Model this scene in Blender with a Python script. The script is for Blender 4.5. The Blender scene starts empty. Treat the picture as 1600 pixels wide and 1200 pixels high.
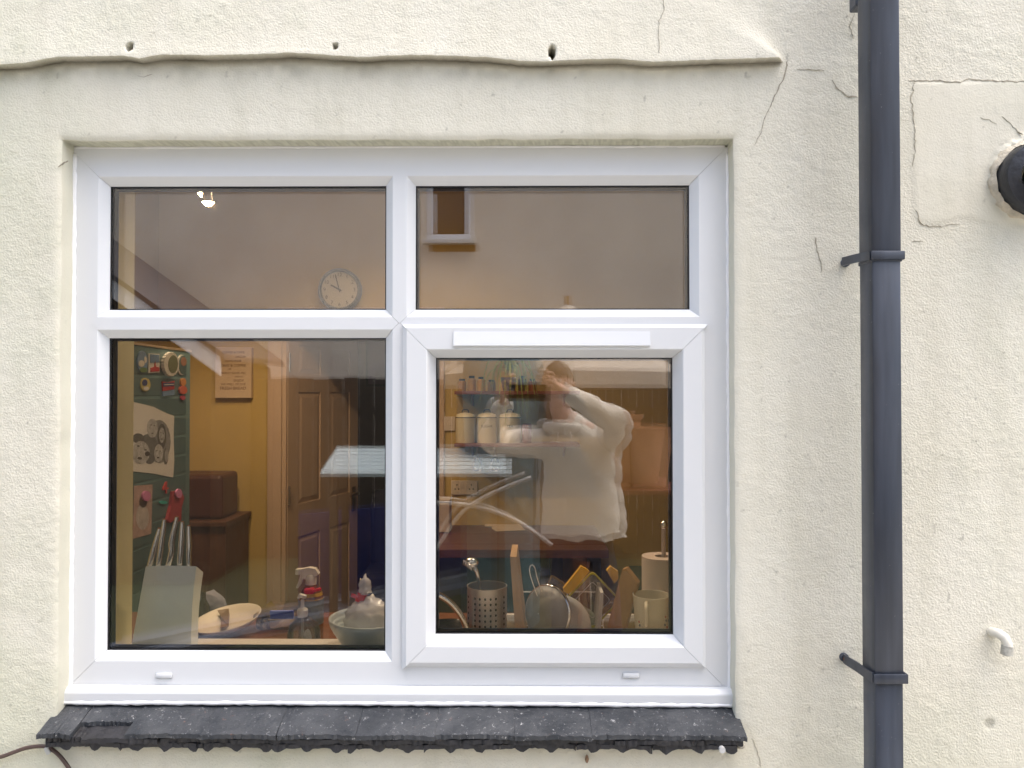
import bpy, bmesh, math, random
import numpy as np
from mathutils import Vector, Matrix, noise, Euler
R = math.radians
random.seed(7)
C = bpy.context.scene.collection
sc = bpy.context.scene

# ------------------------------------------------------------------ camera, sky, sun, exposure
F = 1220.0                       # focal length in pixels of the 1600 px wide photograph
CAM = Vector((0.0, -1.69, 1.60))
PITCH, YAW = R(0.85), R(0.5)
cd = bpy.data.cameras.new('camera'); cam = bpy.data.objects.new('camera', cd); C.objects.link(cam)
cam.location = CAM; cam.rotation_euler = (R(90) + PITCH, 0, YAW)
cd.sensor_width = 36; cd.lens = 36 * F / 1600; cd.clip_start = 0.02; cd.clip_end = 400
sc.camera = cam
w = bpy.data.worlds.new('World'); sc.world = w; w.use_nodes = True
nt = w.node_tree; sky = nt.nodes.new('ShaderNodeTexSky'); sky.sky_type = 'NISHITA'; sky.sun_disc = False
SUN_EL, SUN_AZ = R(70), R(96)
sky.sun_elevation = SUN_EL; sky.sun_rotation = SUN_AZ; sky.air_density = 1.0; sky.dust_density = 5.0; sky.ozone_density = 1.0
bg = nt.nodes['Background']; nt.links.new(sky.outputs[0], bg.inputs[0]); bg.inputs[1].default_value = 0.15
sl = bpy.data.lights.new('sun', 'SUN'); sl.energy = 1.5; sl.angle = R(80); sl.color = (1.0, 0.94, 0.87)
so = bpy.data.objects.new('sun', sl); C.objects.link(so); so.location = (0, -4, 8)
sdir = Vector((math.sin(SUN_AZ) * math.cos(SUN_EL), math.cos(SUN_AZ) * math.cos(SUN_EL), math.sin(SUN_EL)))
so.rotation_euler = sdir.to_track_quat('Z', 'Y').to_euler()
sc.view_settings.view_transform = 'Standard'; sc.view_settings.look = 'None'
sc.view_settings.gamma = 1; sc.view_settings.exposure = 1.52; sc.view_settings.use_curve_mapping = False
sc.cycles.transparent_max_bounces = 40; sc.cycles.max_bounces = 10; sc.cycles.sample_clamp_indirect = 4

fwd = Vector((-math.sin(YAW) * math.cos(PITCH), math.cos(YAW) * math.cos(PITCH), math.sin(PITCH)))
rgt = Vector((math.cos(YAW), math.sin(YAW), 0)); upv = rgt.cross(fwd)
def P(px, py, y):                # photograph pixel -> point on the plane at depth y
    d = fwd + rgt * ((px - 800) / F) - upv * ((py - 600) / F)
    return CAM + d * ((y - CAM.y) / d.y)
def X(px, y): return P(px, 617, y).x
def Z(py, y): return P(811, py, y).z
GP = 0.075                       # depth of the outer pane
def V(px, py, dist):             # where a thing stands in the yard so that the pane reflects it at this pixel
    p = P(px, py, CAM.y + dist); return Vector((p.x, 2 * GP - p.y, p.z))

# ------------------------------------------------------------------ materials
MATS = {}
def srgb(h):
    h = h.lstrip('#'); c = [int(h[i:i+2], 16) / 255 for i in (0, 2, 4)]
    return tuple((v / 12.92 if v <= .04045 else ((v + .055) / 1.055) ** 2.4) for v in c)
def mat(name, col, rough=.5, metal=0, var=.12, vs=12, bump=0, bs=120, spec=.5, emit=None, stretch=None, trans=0, coat=0):
    if name in MATS: return MATS[name]
    m = bpy.data.materials.new(name); m.use_nodes = True; n = m.node_tree; L = n.links
    b = n.nodes['Principled BSDF']; b.inputs['Roughness'].default_value = rough; b.inputs['Metallic'].default_value = metal
    b.inputs['Specular IOR Level'].default_value = spec; b.inputs['Transmission Weight'].default_value = trans
    b.inputs['Coat Weight'].default_value = coat
    tc = n.nodes.new('ShaderNodeTexCoord'); mp = n.nodes.new('ShaderNodeMapping'); L.new(tc.outputs['Object'], mp.inputs[0])
    if stretch: mp.inputs['Scale'].default_value = stretch
    nz = n.nodes.new('ShaderNodeTexNoise'); nz.inputs['Scale'].default_value = vs; nz.inputs['Detail'].default_value = 6
    nz.inputs['Roughness'].default_value = .65; L.new(mp.outputs[0], nz.inputs[0])
    mr = n.nodes.new('ShaderNodeMapRange'); mr.inputs[1].default_value = .25; mr.inputs[2].default_value = .75
    mr.inputs[3].default_value = 1 - var; mr.inputs[4].default_value = 1 + var; L.new(nz.outputs[0], mr.inputs[0])
    mx = n.nodes.new('ShaderNodeVectorMath'); mx.operation = 'SCALE'; mx.inputs[0].default_value = col[:3]
    L.new(mr.outputs[0], mx.inputs['Scale']); L.new(mx.outputs[0], b.inputs['Base Color'])
    r2 = n.nodes.new('ShaderNodeMapRange'); r2.inputs[3].default_value = max(.02, rough * (1 - 1.5 * var)); r2.inputs[4].default_value = min(1, rough * (1 + 1.5 * var))
    L.new(nz.outputs[0], r2.inputs[0]); L.new(r2.outputs[0], b.inputs['Roughness'])
    if bump:
        n2 = n.nodes.new('ShaderNodeTexNoise'); n2.inputs['Scale'].default_value = bs; n2.inputs['Detail'].default_value = 4
        L.new(mp.outputs[0], n2.inputs[0]); bp = n.nodes.new('ShaderNodeBump'); bp.inputs['Distance'].default_value = bump
        bp.inputs['Strength'].default_value = 1; L.new(n2.outputs[0], bp.inputs['Height']); L.new(bp.outputs[0], b.inputs['Normal'])
    if emit:
        b.inputs['Emission Color'].default_value = (*emit[0], 1); b.inputs['Emission Strength'].default_value = emit[1]
    MATS[name] = m; return m
def clear(name, tint=(.97, .97, .97), k=1.0, diff=0.0, dcol=(.8, .8, .8), rough=0.0, ior=1.5, add=0.0):
    if name in MATS: return MATS[name]
    m = bpy.data.materials.new(name); m.use_nodes = True; n = m.node_tree; L = n.links; n.nodes.clear()
    out = n.nodes.new('ShaderNodeOutputMaterial'); tr = n.nodes.new('ShaderNodeBsdfTransparent'); tr.inputs[0].default_value = (*tint, 1)
    gl = n.nodes.new('ShaderNodeBsdfGlossy'); gl.inputs['Roughness'].default_value = rough
    fr = n.nodes.new('ShaderNodeFresnel'); fr.inputs[0].default_value = ior
    mu = n.nodes.new('ShaderNodeMath'); mu.operation = 'MULTIPLY_ADD'; mu.inputs[1].default_value = k; mu.inputs[2].default_value = add; mu.use_clamp = True; L.new(fr.outputs[0], mu.inputs[0])
    mx = n.nodes.new('ShaderNodeMixShader'); L.new(mu.outputs[0], mx.inputs[0])
    last = tr.outputs[0]
    if diff:
        df = n.nodes.new('ShaderNodeBsdfDiffuse'); df.inputs[0].default_value = (*dcol, 1)
        m2 = n.nodes.new('ShaderNodeMixShader'); m2.inputs[0].default_value = diff; L.new(tr.outputs[0], m2.inputs[1]); L.new(df.outputs[0], m2.inputs[2]); last = m2.outputs[0]
    L.new(last, mx.inputs[1]); L.new(gl.outputs[0], mx.inputs[2]); L.new(mx.outputs[0], out.inputs[0])
    MATS[name] = m; return m

# ------------------------------------------------------------------ geometry helpers
class G:
    def __init__(s): s.v = []; s.f = []
    def add(s, vs, fs):
        o = len(s.v); s.v += [tuple(v) for v in vs]; s.f += [tuple(i + o for i in f) for f in fs]; return s
    def box(s, a, b, rot=None, piv=None, bev=0.0):
        x0, y0, z0 = a; x1, y1, z1 = b
        if bev:
            bm = bmesh.new(); bmesh.ops.create_cube(bm, size=1)
            bmesh.ops.scale(bm, vec=(x1 - x0, y1 - y0, z1 - z0), verts=bm.verts)
            bmesh.ops.bevel(bm, geom=bm.edges[:], offset=bev, segments=2, affect='EDGES', profile=.5)
            c = Vector(((x0 + x1) / 2, (y0 + y1) / 2, (z0 + z1) / 2)); bm.verts.ensure_lookup_table()
            vs = [v.co + c for v in bm.verts]; fs = [[v.index for v in f.verts] for f in bm.faces]; bm.free()
        else:
            vs = [Vector(p) for p in ((x0, y0, z0), (x1, y0, z0), (x1, y1, z0), (x0, y1, z0), (x0, y0, z1), (x1, y0, z1), (x1, y1, z1), (x0, y1, z1))]
            fs = [(0, 3, 2, 1), (4, 5, 6, 7), (0, 1, 5, 4), (1, 2, 6, 5), (2, 3, 7, 6), (3, 0, 4, 7)]
        if rot is not None:
            pv = Vector(piv) if piv is not None else Vector(((x0 + x1) / 2, (y0 + y1) / 2, (z0 + z1) / 2))
            vs = [rot @ (v - pv) + pv for v in vs]
        return s.add(vs, fs)
    def tube(s, pts, r, n=10, cap=True):
        pts = [Vector(p) for p in pts]; rr = r if isinstance(r, (list, tuple)) else [r] * len(pts)
        t = (pts[1] - pts[0]).normalized(); u = t.orthogonal().normalized(); vs = []; fs = []
        for i, p in enumerate(pts):
            if i == 0: t = pts[1] - p
            elif i == len(pts) - 1: t = p - pts[i - 1]
            else: t = pts[i + 1] - pts[i - 1]
            t.normalize(); u = (u - t * u.dot(t)).normalized(); w_ = t.cross(u)
            for k in range(n):
                a = 2 * math.pi * k / n; vs.append(p + (u * math.cos(a) + w_ * math.sin(a)) * rr[i])
        for i in range(len(pts) - 1):
            for k in range(n):
                a = i * n + k; b = i * n + (k + 1) % n; fs.append((a, b, b + n, a + n))
        if cap: fs.append(tuple(range(n - 1, -1, -1))); m = (len(pts) - 1) * n; fs.append(tuple(range(m, m + n)))
        return s.add(vs, fs)
    def lathe(s, prof, c, n=32, rot=None, cap=False):
        c = Vector(c); vs = []; fs = []
        for (r_, z_) in prof:
            for k in range(n):
                a = 2 * math.pi * k / n; v = Vector((r_ * math.cos(a), r_ * math.sin(a), z_))
                vs.append(c + (rot @ v if rot is not None else v))
        for i in range(len(prof) - 1):
            for k in range(n):
                a = i * n + k; b = i * n + (k + 1) % n; fs.append((a, b, b + n, a + n))
        if cap: fs.append(tuple(range(n - 1, -1, -1))); m = (len(prof) - 1) * n; fs.append(tuple(range(m, m + n)))
        return s.add(vs, fs)
    def prism(s, poly, off):      # poly: 3-D points of one face, off: extrusion vector
        off = Vector(off); n = len(poly); vs = [Vector(p) for p in poly] + [Vector(p) + off for p in poly]
        fs = [tuple(range(n)), tuple(range(2 * n - 1, n - 1, -1))] + [(i, i + n, (i + 1) % n + n, (i + 1) % n) for i in range(n)]
        return s.add(vs, fs)
ORG = {}
def tag(o, label=None, cat=None, group=None, kind=None):
    if label: o['label'] = label
    if cat: o['category'] = cat
    if group: o['group'] = group
    if kind: o['kind'] = kind
    return o
def thing(name, loc, label, cat, group=None):
    o = bpy.data.objects.new(name, None); C.objects.link(o); o.location = loc; ORG[o.name] = Vector(loc)
    o.empty_display_size = .05
    return tag(o, label, cat, group)
def fixn(me):
    bm = bmesh.new(); bm.from_mesh(me); bmesh.ops.recalc_face_normals(bm, faces=bm.faces[:]); bm.to_mesh(me); bm.free()
def obj(name, g, m, parent=None, loc=None, smooth=False, label=None, fix=True):
    if parent is not None: o0 = ORG[parent.name]
    else:
        o0 = Vector(loc) if loc is not None else Vector((sum(v[0] for v in g.v) / len(g.v), sum(v[1] for v in g.v) / len(g.v), min(v[2] for v in g.v)))
    me = bpy.data.meshes.new(name); me.from_pydata([(v[0] - o0.x, v[1] - o0.y, v[2] - o0.z) for v in g.v], [], g.f); me.update()
    if fix: fixn(me)
    o = bpy.data.objects.new(name, me); C.objects.link(o); me.materials.append(m)
    if parent is not None: o.parent = parent
    else: o.location = o0
    ORG[o.name] = o0
    if smooth:
        me.shade_smooth()
        if smooth != 'all':
            mo = o.modifiers.new('split', 'EDGE_SPLIT'); mo.split_angle = R(38)
    if label: o['label'] = label
    return o
def text(body, size, loc, m, parent, rot=(R(90), 0, 0), name='lettering', ax='CENTER', sx=1):
    c = bpy.data.curves.new(name, 'FONT'); c.body = body; c.size = size; c.align_x = ax; c.align_y = 'CENTER'; c.extrude = .0002
    c.resolution_u = 3; c.materials.append(m); o = bpy.data.objects.new(name, c); C.objects.link(o); o.parent = parent
    me = bpy.data.meshes.new_from_object(o.evaluated_get(bpy.context.evaluated_depsgraph_get())); bpy.data.objects.remove(o)
    o = bpy.data.objects.new(name, me); C.objects.link(o); o.parent = parent
    o.location = Vector(loc) - ORG[parent.name]; o.rotation_euler = rot; o.scale = (sx, 1, 1); return o
def disc(g, c, rx, rz, th, n=24, axis='y', rot=0):
    vs = []
    for k in range(n):
        a = 2 * math.pi * k / n; u, v = rx * math.cos(a), rz * math.sin(a)
        u, v = u * math.cos(rot) - v * math.sin(rot), u * math.sin(rot) + v * math.cos(rot)
        vs.append(Vector(c) + (Vector((u, 0, v)) if axis == 'y' else Vector((0, u, v))))
    g.prism(vs, (0, th, 0) if axis == 'y' else (th, 0, 0)); return g

# ------------------------------------------------------------------ shared materials
white = mat('window_upvc', (.675, .688, .70), rough=.28, var=.004, vs=3, spec=.45)
rubber = mat('black_rubber', (.012, .012, .014), rough=.5)
glassm = clear('window_glass', tint=(.985, .985, .98), k=1.0, add=.058)
pvc_wh = mat('sealant_white', (.84, .84, .85), rough=.45, var=.04, vs=40, bump=.001, bs=60)
ochre = mat('ochre_wall_paint', (.43, .30, .10), rough=.75, var=.06, vs=3, bump=.0006, bs=200)
creamy = mat('cream_reveal_paint', (.66, .60, .36), rough=.7, var=.05, vs=5, bump=.0006, bs=160)
wood_red = mat('worktop_wood', (.16, .055, .026), rough=.35, var=.35, vs=9, stretch=(1, 14, 14), coat=.2)
steel = mat('brushed_steel', (.85, .85, .86), rough=.2, metal=1, var=.05)
chrome = mat('polished_steel', (.88, .88, .9), rough=.1, metal=1, var=.03)
lightwood = mat('beech_wood', (.48, .29, .14), rough=.5, var=.18, vs=12, stretch=(8, 8, 1))
doorw = mat('door_white_paint', (.46, .33, .235), rough=.45, var=.04, vs=4)

# ================================================================== THE RENDERED OUTSIDE WALL
def upn(nx, nz, cx, cz, rng):    # value noise on a grid of cx by cz cells, smoothstep-interpolated
    g = rng.random((cz + 2, cx + 2)); u = np.linspace(0, cx, nx, endpoint=False); v = np.linspace(0, cz, nz, endpoint=False)
    iu = u.astype(int); iv = v.astype(int); fu = u - iu; fv = v - iv; fu = fu * fu * (3 - 2 * fu); fv = fv * fv * (3 - 2 * fv)
    a = g[np.ix_(iv, iu)]; b = g[np.ix_(iv, iu + 1)]; c = g[np.ix_(iv + 1, iu)]; d = g[np.ix_(iv + 1, iu + 1)]
    FU = fu[None, :]; FV = fv[:, None]
    return (a * (1 - FU) + b * FU) * (1 - FV) + (c * (1 - FU) + d * FU) * FV - .5
HL, HR = X(92, 0), X(1149, 0); HT, HB = Z(216, 0), .845
rng = np.random.default_rng(3)
GX0, GX1, GZ0, GZ1 = -1.5, 1.5, .5, 2.72; ST = .0043
def axisgrid(a, b, cuts):
    pts = [a] + cuts + [b]; out = []
    for p, q in zip(pts[:-1], pts[1:]):
        n = max(1, round((q - p) / ST)); out += list(np.linspace(p, q, n, endpoint=False))
    return np.array(out + [b])
gx = axisgrid(GX0, GX1, [HL, HR]); gz = axisgrid(GZ0, GZ1, [HB, HT])
NX, NZ = len(gx), len(gz); XX, ZZ = np.meshgrid(gx, gz)
wall_smooth = np.zeros_like(XX)
def px2w(pts): return [(P(a, b, 0).x, P(a, b, 0).z) for a, b in pts]
def sstep(x): x = np.clip(x, 0, 1); return x * x * (3 - 2 * x)
n8 = upn(NX, NZ, int(3 / .009), int(2.22 / .009), rng); n5 = upn(NX, NZ, int(3 / .017), int(2.22 / .017), rng)
n50 = upn(NX, NZ, int(3 / .06), int(2.22 / .06), rng); n300 = upn(NX, NZ, 9, 7, rng)
# smoother patch right of the pipe, and band along the left edge
sm = sstep((XX - X(1425, 0) + .02 * n50) / .02) * sstep((Z(128, 0) - ZZ + .004 * n50) / .008) * sstep((ZZ - Z(350, 0) + .03 * n50) / .015) * sstep((X(1600, 0) + .4 - XX) / .05)
sm = sm * .7; patch = sm * 1.0
amp = (1 - .85 * sm) * (.75 + .9 * np.clip(n50 + .3, 0, 1))
YY = -(n8 * .0010 + n5 * .0004) * amp - n50 * .0012 - n300 * .004
YY += -.0025 * sm
# drip ledge: the render above the window stands proud with a wavy lower lip
led = [(-200, 108), (0, 100), (40, 97), (85, 88), (130, 87), (190, 86), (215, 90), (250, 84), (330, 85), (410, 83), (450, 81), (490, 83), (560, 88), (640, 84), (690, 85), (760, 88), (820, 94), (850, 95), (900, 92), (960, 90), (1020, 95), (1100, 92), (1160, 90), (1232, 87)]
lx, lz = zip(*[(P(a, b, -.03).x, P(a, b, -.03).z) for a, b in led]); LZ = np.interp(gx, lx, lz)[None, :]
LX1 = P(1232, 87, -.03).x
J0 = int(np.argmin(abs(gz - LZ.mean()))); jj = np.arange(NZ)[:, None] + 0 * XX; above = (jj > J0) * 1.0; up = ZZ - gz[J0]
tl = .024 * sstep((LX1 - XX) / (.012 + np.clip(up, 0, 9) * 1.6)) * (1 + .10 * np.interp(gx, [-1.5, -.9, -.3, .2, .6], [.8, .9, .6, 1, .4])[None, :])
prof = np.exp(-np.clip(up, 0, 9) / .16)
YY += -tl * above * prof
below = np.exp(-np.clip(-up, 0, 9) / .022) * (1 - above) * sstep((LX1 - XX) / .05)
# weep holes over the ledge, insides also coloured dark
dirt_shade = np.zeros_like(XX)
for hx, hy, hw, hh in ((197, 71, .0055, .010), (522, 70, .004, .008), (863, 74, .0065, .012)):
    c = P(hx, hy, -.035); q = ((XX - c.x + .002 * n8) / hw) ** 2 + ((ZZ - c.z) / hh) ** 2
    m = sstep((1.25 - q) / .5) * (jj > J0 + 1); YY = YY * (1 - m) + m * .02; dirt_shade = np.maximum(dirt_shade, m * 1.0)
# soil pipe surround, plug and small dents
c = P(1618, 281, 0); q = np.hypot(XX - c.x, ZZ - c.z); ring = np.exp(-((q - .088 - .006 * n5) / .012) ** 2)
YY += -.010 * ring * (.5 + n8 + .5) ; amp2 = 1
dirt_shade = np.maximum(dirt_shade, .25 * np.exp(-((q - .104) / .006) ** 2) * (n5 + .5))
c = P(1546, 1131, 0); q = np.hypot(XX - c.x, ZZ - c.z); YY += .0025 * sstep((.0125 - q) / .003); dirt_shade = np.maximum(dirt_shade, .35 * sstep((.0125 - q) / .004))
# rounded arris round the opening
dx = np.maximum(np.maximum(HL - XX, XX - HR), 0); dz = np.maximum(np.maximum(HB - ZZ, ZZ - HT), 0); dd = np.hypot(dx, dz)
YY += .005 * np.exp(-dd / .006)
YY = np.where(dd < .004, np.minimum(YY, .006), YY); smr = np.exp(-(dd / .03) ** 2); wall_smooth = np.maximum(sm, smr * .5)
# grime plus painted shade under and below the ledge, fine dirt specks, algae at the lower left
dirt_shade = np.maximum(dirt_shade, .60 * below * (.5 + n5 + n50) + 0 * XX)
edge_in = sstep((LX1 - XX) / .01); dirt_shade[J0] = np.maximum(dirt_shade[J0], (.78 + .3 * n50[J0]) * edge_in[J0]); dirt_shade[J0 - 1] = np.maximum(dirt_shade[J0 - 1], .55 * edge_in[J0])
dirt_shade[J0 - 2] = np.maximum(dirt_shade[J0 - 2], .30 * edge_in[J0]); dirt_shade[J0 + 1] = np.maximum(dirt_shade[J0 + 1], .12 * edge_in[J0]); dirt_shade = np.clip(dirt_shade, 0, 1)
sp = upn(NX, NZ, int(3 / .010), int(2.22 / .010), rng); dirt_shade = np.maximum(dirt_shade, np.clip((sp - .455) * 12, 0, .45))
green = np.clip((-XX - .75) * .5 + n300 + n50 * .5, 0, 1) * .7 + np.clip((1.1 - ZZ) * .9 + n300, 0, 1) * .5 + np.clip((XX - .95) * 1.6 + n50, 0, 1) * .25
wob = .0022 * upn(NX, NZ, 60, 45, rng)
near = np.exp(-(dd / .05) ** 2)
XW = XX + wob * near * 1.5; ZW = ZZ + .0022 * upn(NX, NZ, 60, 45, rng) * near * 1.5
lw = np.exp(-np.abs(ZZ - gz[J0]) / .03); ZW = ZW + (LZ + .0014 * upn(NX, 1, 420, 1, rng) - gz[J0]) * lw
ZW[J0 + 1] = ZW[J0] + .0008
verts = np.stack([XW, YY, ZW], -1).reshape(-1, 3)
idx = np.arange(NX * NZ).reshape(NZ, NX)
q = np.stack([idx[:-1, :-1], idx[:-1, 1:], idx[1:, 1:], idx[1:, :-1]], -1)
xm = (XX[:-1, :-1] + XX[1:, 1:]) / 2; zm = (ZZ[:-1, :-1] + ZZ[1:, 1:]) / 2
keep = ~((xm > HL) & (xm < HR) & (zm > HB) & (zm < HT)); faces = q[keep]
# reveals run back from the same edge points
iL = int(np.argmin(abs(gx - HL))); iR = int(np.argmin(abs(gx - HR))); jB = int(np.argmin(abs(gz - HB))); jT = int(np.argmin(abs(gz - HT)))
loop = [idx[j, iL] for j in range(jB, jT)] + [idx[jT, i] for i in range(iL, iR)] + [idx[j, iR] for j in range(jT, jB, -1)] + [idx[jB, i] for i in range(iR, iL, -1)]
loop = np.array(loop); nl = len(loop); ex = []; exf = []; base = len(verts); levels = [.016, .03, .06, .14]
prev = loop
for li, y in enumerate(levels):
    p = verts[loop].copy(); p[:, 1] = y
    ex.append(p); cur = np.arange(nl) + base + li * nl
    exf.append(np.stack([prev, cur, np.roll(cur, -1), np.roll(prev, -1)], -1)); prev = cur
allv = np.concatenate([verts] + ex); allf = np.concatenate([faces] + exf)
me = bpy.data.meshes.new('house_wall'); me.vertices.add(len(allv)); me.vertices.foreach_set('co', allv.ravel().astype(np.float32))
me.loops.add(allf.size); me.loops.foreach_set('vertex_index', allf.ravel().astype(np.int32))
me.polygons.add(len(allf)); me.polygons.foreach_set('loop_start', np.arange(0, allf.size, 4, dtype=np.int32)); me.polygons.foreach_set('loop_total', np.full(len(allf), 4, dtype=np.int32))
me.update(calc_edges=True); me.shade_smooth()
ev_ = np.zeros(len(me.edges) * 2, dtype=np.int32); me.edges.foreach_get('vertices', ev_); ev_ = ev_.reshape(-1, 2); rowi = ev_ // NX; inn = (ev_ < NX * NZ).all(1)
shp = inn & (rowi[:, 0] == rowi[:, 1]) & ((rowi[:, 0] == J0) | (rowi[:, 0] == J0 + 1)) & (gx[ev_[:, 0] % NX] < LX1)
inl = np.zeros(len(allv), bool); inl[loop] = True; shp |= inl[ev_].all(1)
sa = me.attributes.new('sharp_edge', 'BOOLEAN', 'EDGE'); sa.data.foreach_set('value', shp)
pad = nl * len(levels)
topw = np.tile((allv[loop][:, 2] > HT - .01).astype(float), len(levels))
for nm, arr, ext in (('dirt_shade', dirt_shade, topw * .35 * rng.random(pad)), ('smoothness', wall_smooth, np.full(pad, .8)), ('algae', green, np.full(pad, .25) + .4 * topw)):
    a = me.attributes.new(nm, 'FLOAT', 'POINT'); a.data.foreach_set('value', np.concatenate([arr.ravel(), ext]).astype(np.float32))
wm = bpy.data.materials.new('cream_render'); wm.use_nodes = True; n = wm.node_tree; L = n.links; b = n.nodes['Principled BSDF']
b.inputs['Roughness'].default_value = .85; b.inputs['Specular IOR Level'].default_value = .25
tc = n.nodes.new('ShaderNodeTexCoord')
def NZt(scale, det=5, ro=.6):
    t = n.nodes.new('ShaderNodeTexNoise'); t.inputs['Scale'].default_value = scale; t.inputs['Detail'].default_value = det; t.inputs['Roughness'].default_value = ro
    L.new(tc.outputs['Object'], t.inputs[0]); return t.outputs[0]
def MR(s, a, b_, c_, d_):
    t = n.nodes.new('ShaderNodeMapRange'); [t.inputs.__getitem__(i + 1).__setattr__('default_value', v) for i, v in enumerate((a, b_, c_, d_))]; L.new(s, t.inputs[0]); return t.outputs[0]
def MIX(f, a, b_):
    t = n.nodes.new('ShaderNodeMix'); t.data_type = 'RGBA'; L.new(f, t.inputs[0])
    for k, v in ((6, a), (7, b_)):
        if isinstance(v, tuple): t.inputs[k].default_value = (*v, 1)
        else: L.new(v, t.inputs[k])
    return t.outputs[2]
def AT(nm):
    t = n.nodes.new('ShaderNodeAttribute'); t.attribute_name = nm; return t.outputs['Fac']
c1 = MIX(MR(NZt(2.2), .35, .65, 0, 1), (.66, .63, .52), (.70, .675, .575))
mpw = n.nodes.new('ShaderNodeMapping'); mpw.inputs['Scale'].default_value = (14, 14, 1.3); L.new(tc.outputs['Object'], mpw.inputs[0])
tn = n.nodes.new('ShaderNodeTexNoise'); tn.inputs['Scale'].default_value = 1.0; tn.inputs['Detail'].default_value = 5; L.new(mpw.outputs[0], tn.inputs[0])
c1 = MIX(MR(tn.outputs[0], .5, .8, 0, .35), c1, (.47, .45, .35)); c1 = MIX(MR(NZt(6, 5, .7), .55, .8, 0, .5), c1, (.53, .51, .41))
c2 = MIX(AT('algae'), c1, (.53, .54, .41))
c3 = MIX(MR(NZt(70, 6, .7), .62, .76, 0, .45), c2, (.36, .34, .26))
c4 = MIX(AT('dirt_shade'), c3, (.085, .072, .045))
L.new(c4, b.inputs['Base Color'])
bp = n.nodes.new('ShaderNodeBump'); bp.inputs['Distance'].default_value = .0024; L.new(NZt(235, 3, .5), bp.inputs['Height'])
L.new(MR(AT('smoothness'), 0, 1, .85, .15), bp.inputs['Strength'])
L.new(bp.outputs[0], b.inputs['Normal'])
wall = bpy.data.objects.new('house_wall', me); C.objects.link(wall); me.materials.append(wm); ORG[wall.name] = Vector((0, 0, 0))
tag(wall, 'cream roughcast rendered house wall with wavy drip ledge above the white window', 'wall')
# plain continuation of the wall outside the detailed field
g = G(); yb = .0
for a, b_ in (((-4, yb, 0), (GX0, .14, 5.2)), ((GX1, yb, 0), (4, .14, 5.2)), ((GX0, yb, 0), (GX1, .14, GZ0)), ((GX0, yb, GZ1), (GX1, .14, 5.2))): g.box(a, b_)
obj('outer_field', g, wm, wall)
# cracks: narrow dark open joints following real lines of the render
crackm = mat('crack_shadow', (.33, .30, .23), rough=1, var=.4, vs=90)
def wy(px, py):
    p = P(px, py, 0); i = min(max(int(np.searchsorted(gx, p.x)), 0), NX - 1); j = min(max(int(np.searchsorted(gz, p.z)), 0), NZ - 1)
    return p.x, YY[max(0, j-1):j+2, max(0, i-1):i+2].min() - .0006, p.z
def crack(pts, w0=.0007, w1=.00035, jag=1.6, seed=0):
    rr = random.Random(seed); fine = []
    for (a, b_) in zip(pts[:-1], pts[1:]):
        L_ = math.hypot(b_[0] - a[0], b_[1] - a[1]); k = max(2, int(L_ / 4))
        for i in range(k): t = i / k; fine.append((a[0] + (b_[0] - a[0]) * t + rr.uniform(-jag, jag) * .6, a[1] + (b_[1] - a[1]) * t + rr.uniform(-jag, jag) * .6))
    fine.append(pts[-1]); g = G(); m = len(fine)
    ps = [Vector(wy(*f)) for f in fine]
    vs = []
    for i, p in enumerate(ps):
        t = (ps[min(i + 1, m - 1)] - ps[max(i - 1, 0)]); t.y = 0; t.normalize(); nrm = Vector((-t.z, 0, t.x))
        w_ = (w0 + (w1 - w0) * i / m) * rr.uniform(.5, 1.4) * (1 if 0 < i < m - 1 else .2)
        vs += [p + nrm * w_, p - nrm * w_, p + nrm * w_ + Vector((0, .004, 0)), p - nrm * w_ + Vector((0, .004, 0))]
    fs = []
    for i in range(m - 1): a = 4 * i; fs += [(a, a + 1, a + 5, a + 4), (a, a + 4, a + 6, a + 2), (a + 1, a + 3, a + 7, a + 5)]
    g.add(vs, fs); return obj('crack', g, crackm, wall)
crack([(1034, -5), (1036, 20), (1028, 38), (1027, 60), (1027, 90)], seed=1)
crack([(1231, 93), (1226, 118), (1215, 142), (1206, 160), (1194, 185), (1190, 205), (1178, 228)], .0014, .0005, seed=2)
crack([(1420, 126), (1468, 126), (1500, 129), (1515, 122), (1530, 125), (1560, 127), (1610, 128)], .0011, .0013, seed=3)
crack([(1430, 128), (1424, 150), (1427, 190), (1430, 230), (1426, 260)], .0006, .0006, 3, seed=4)
crack([(1300, 124), (1310, 140), (1324, 150), (1340, 152)], .0010, .0012, seed=5)
crack([(1274, 370), (1277, 392), (1282, 410), (1284, 425)], .0013, .0007, seed=6)
crack([(1431, 330), (1440, 350), (1460, 355), (1500, 350)], .0008, .0005, 3, seed=7)
crack([(1425, 377), (1443, 377)], .0010, .0006, .6, seed=8)
crack([(1532, 184), (1545, 188), (1557, 194)], .0007, .0005, seed=9)
crack([(1565, 182), (1580, 195), (1594, 212)], .0008, .0004, seed=10)
crack([(1175, 1153), (1184, 1175), (1190, 1205)], .0006, .0004, seed=11)
crack([(1288, 110), (1262, 108), (1245, 108)], .0005, .0003, seed=12)
crack([(215, 118), (226, 121), (238, 116)], .0006, .0004, seed=13)
crack([(1336, 20), (1328, 40), (1334, 60)], .0007, .0004, seed=14)
crack([(90, 262), (98, 252), (104, 250)], .0008, .0005, seed=15)

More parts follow.
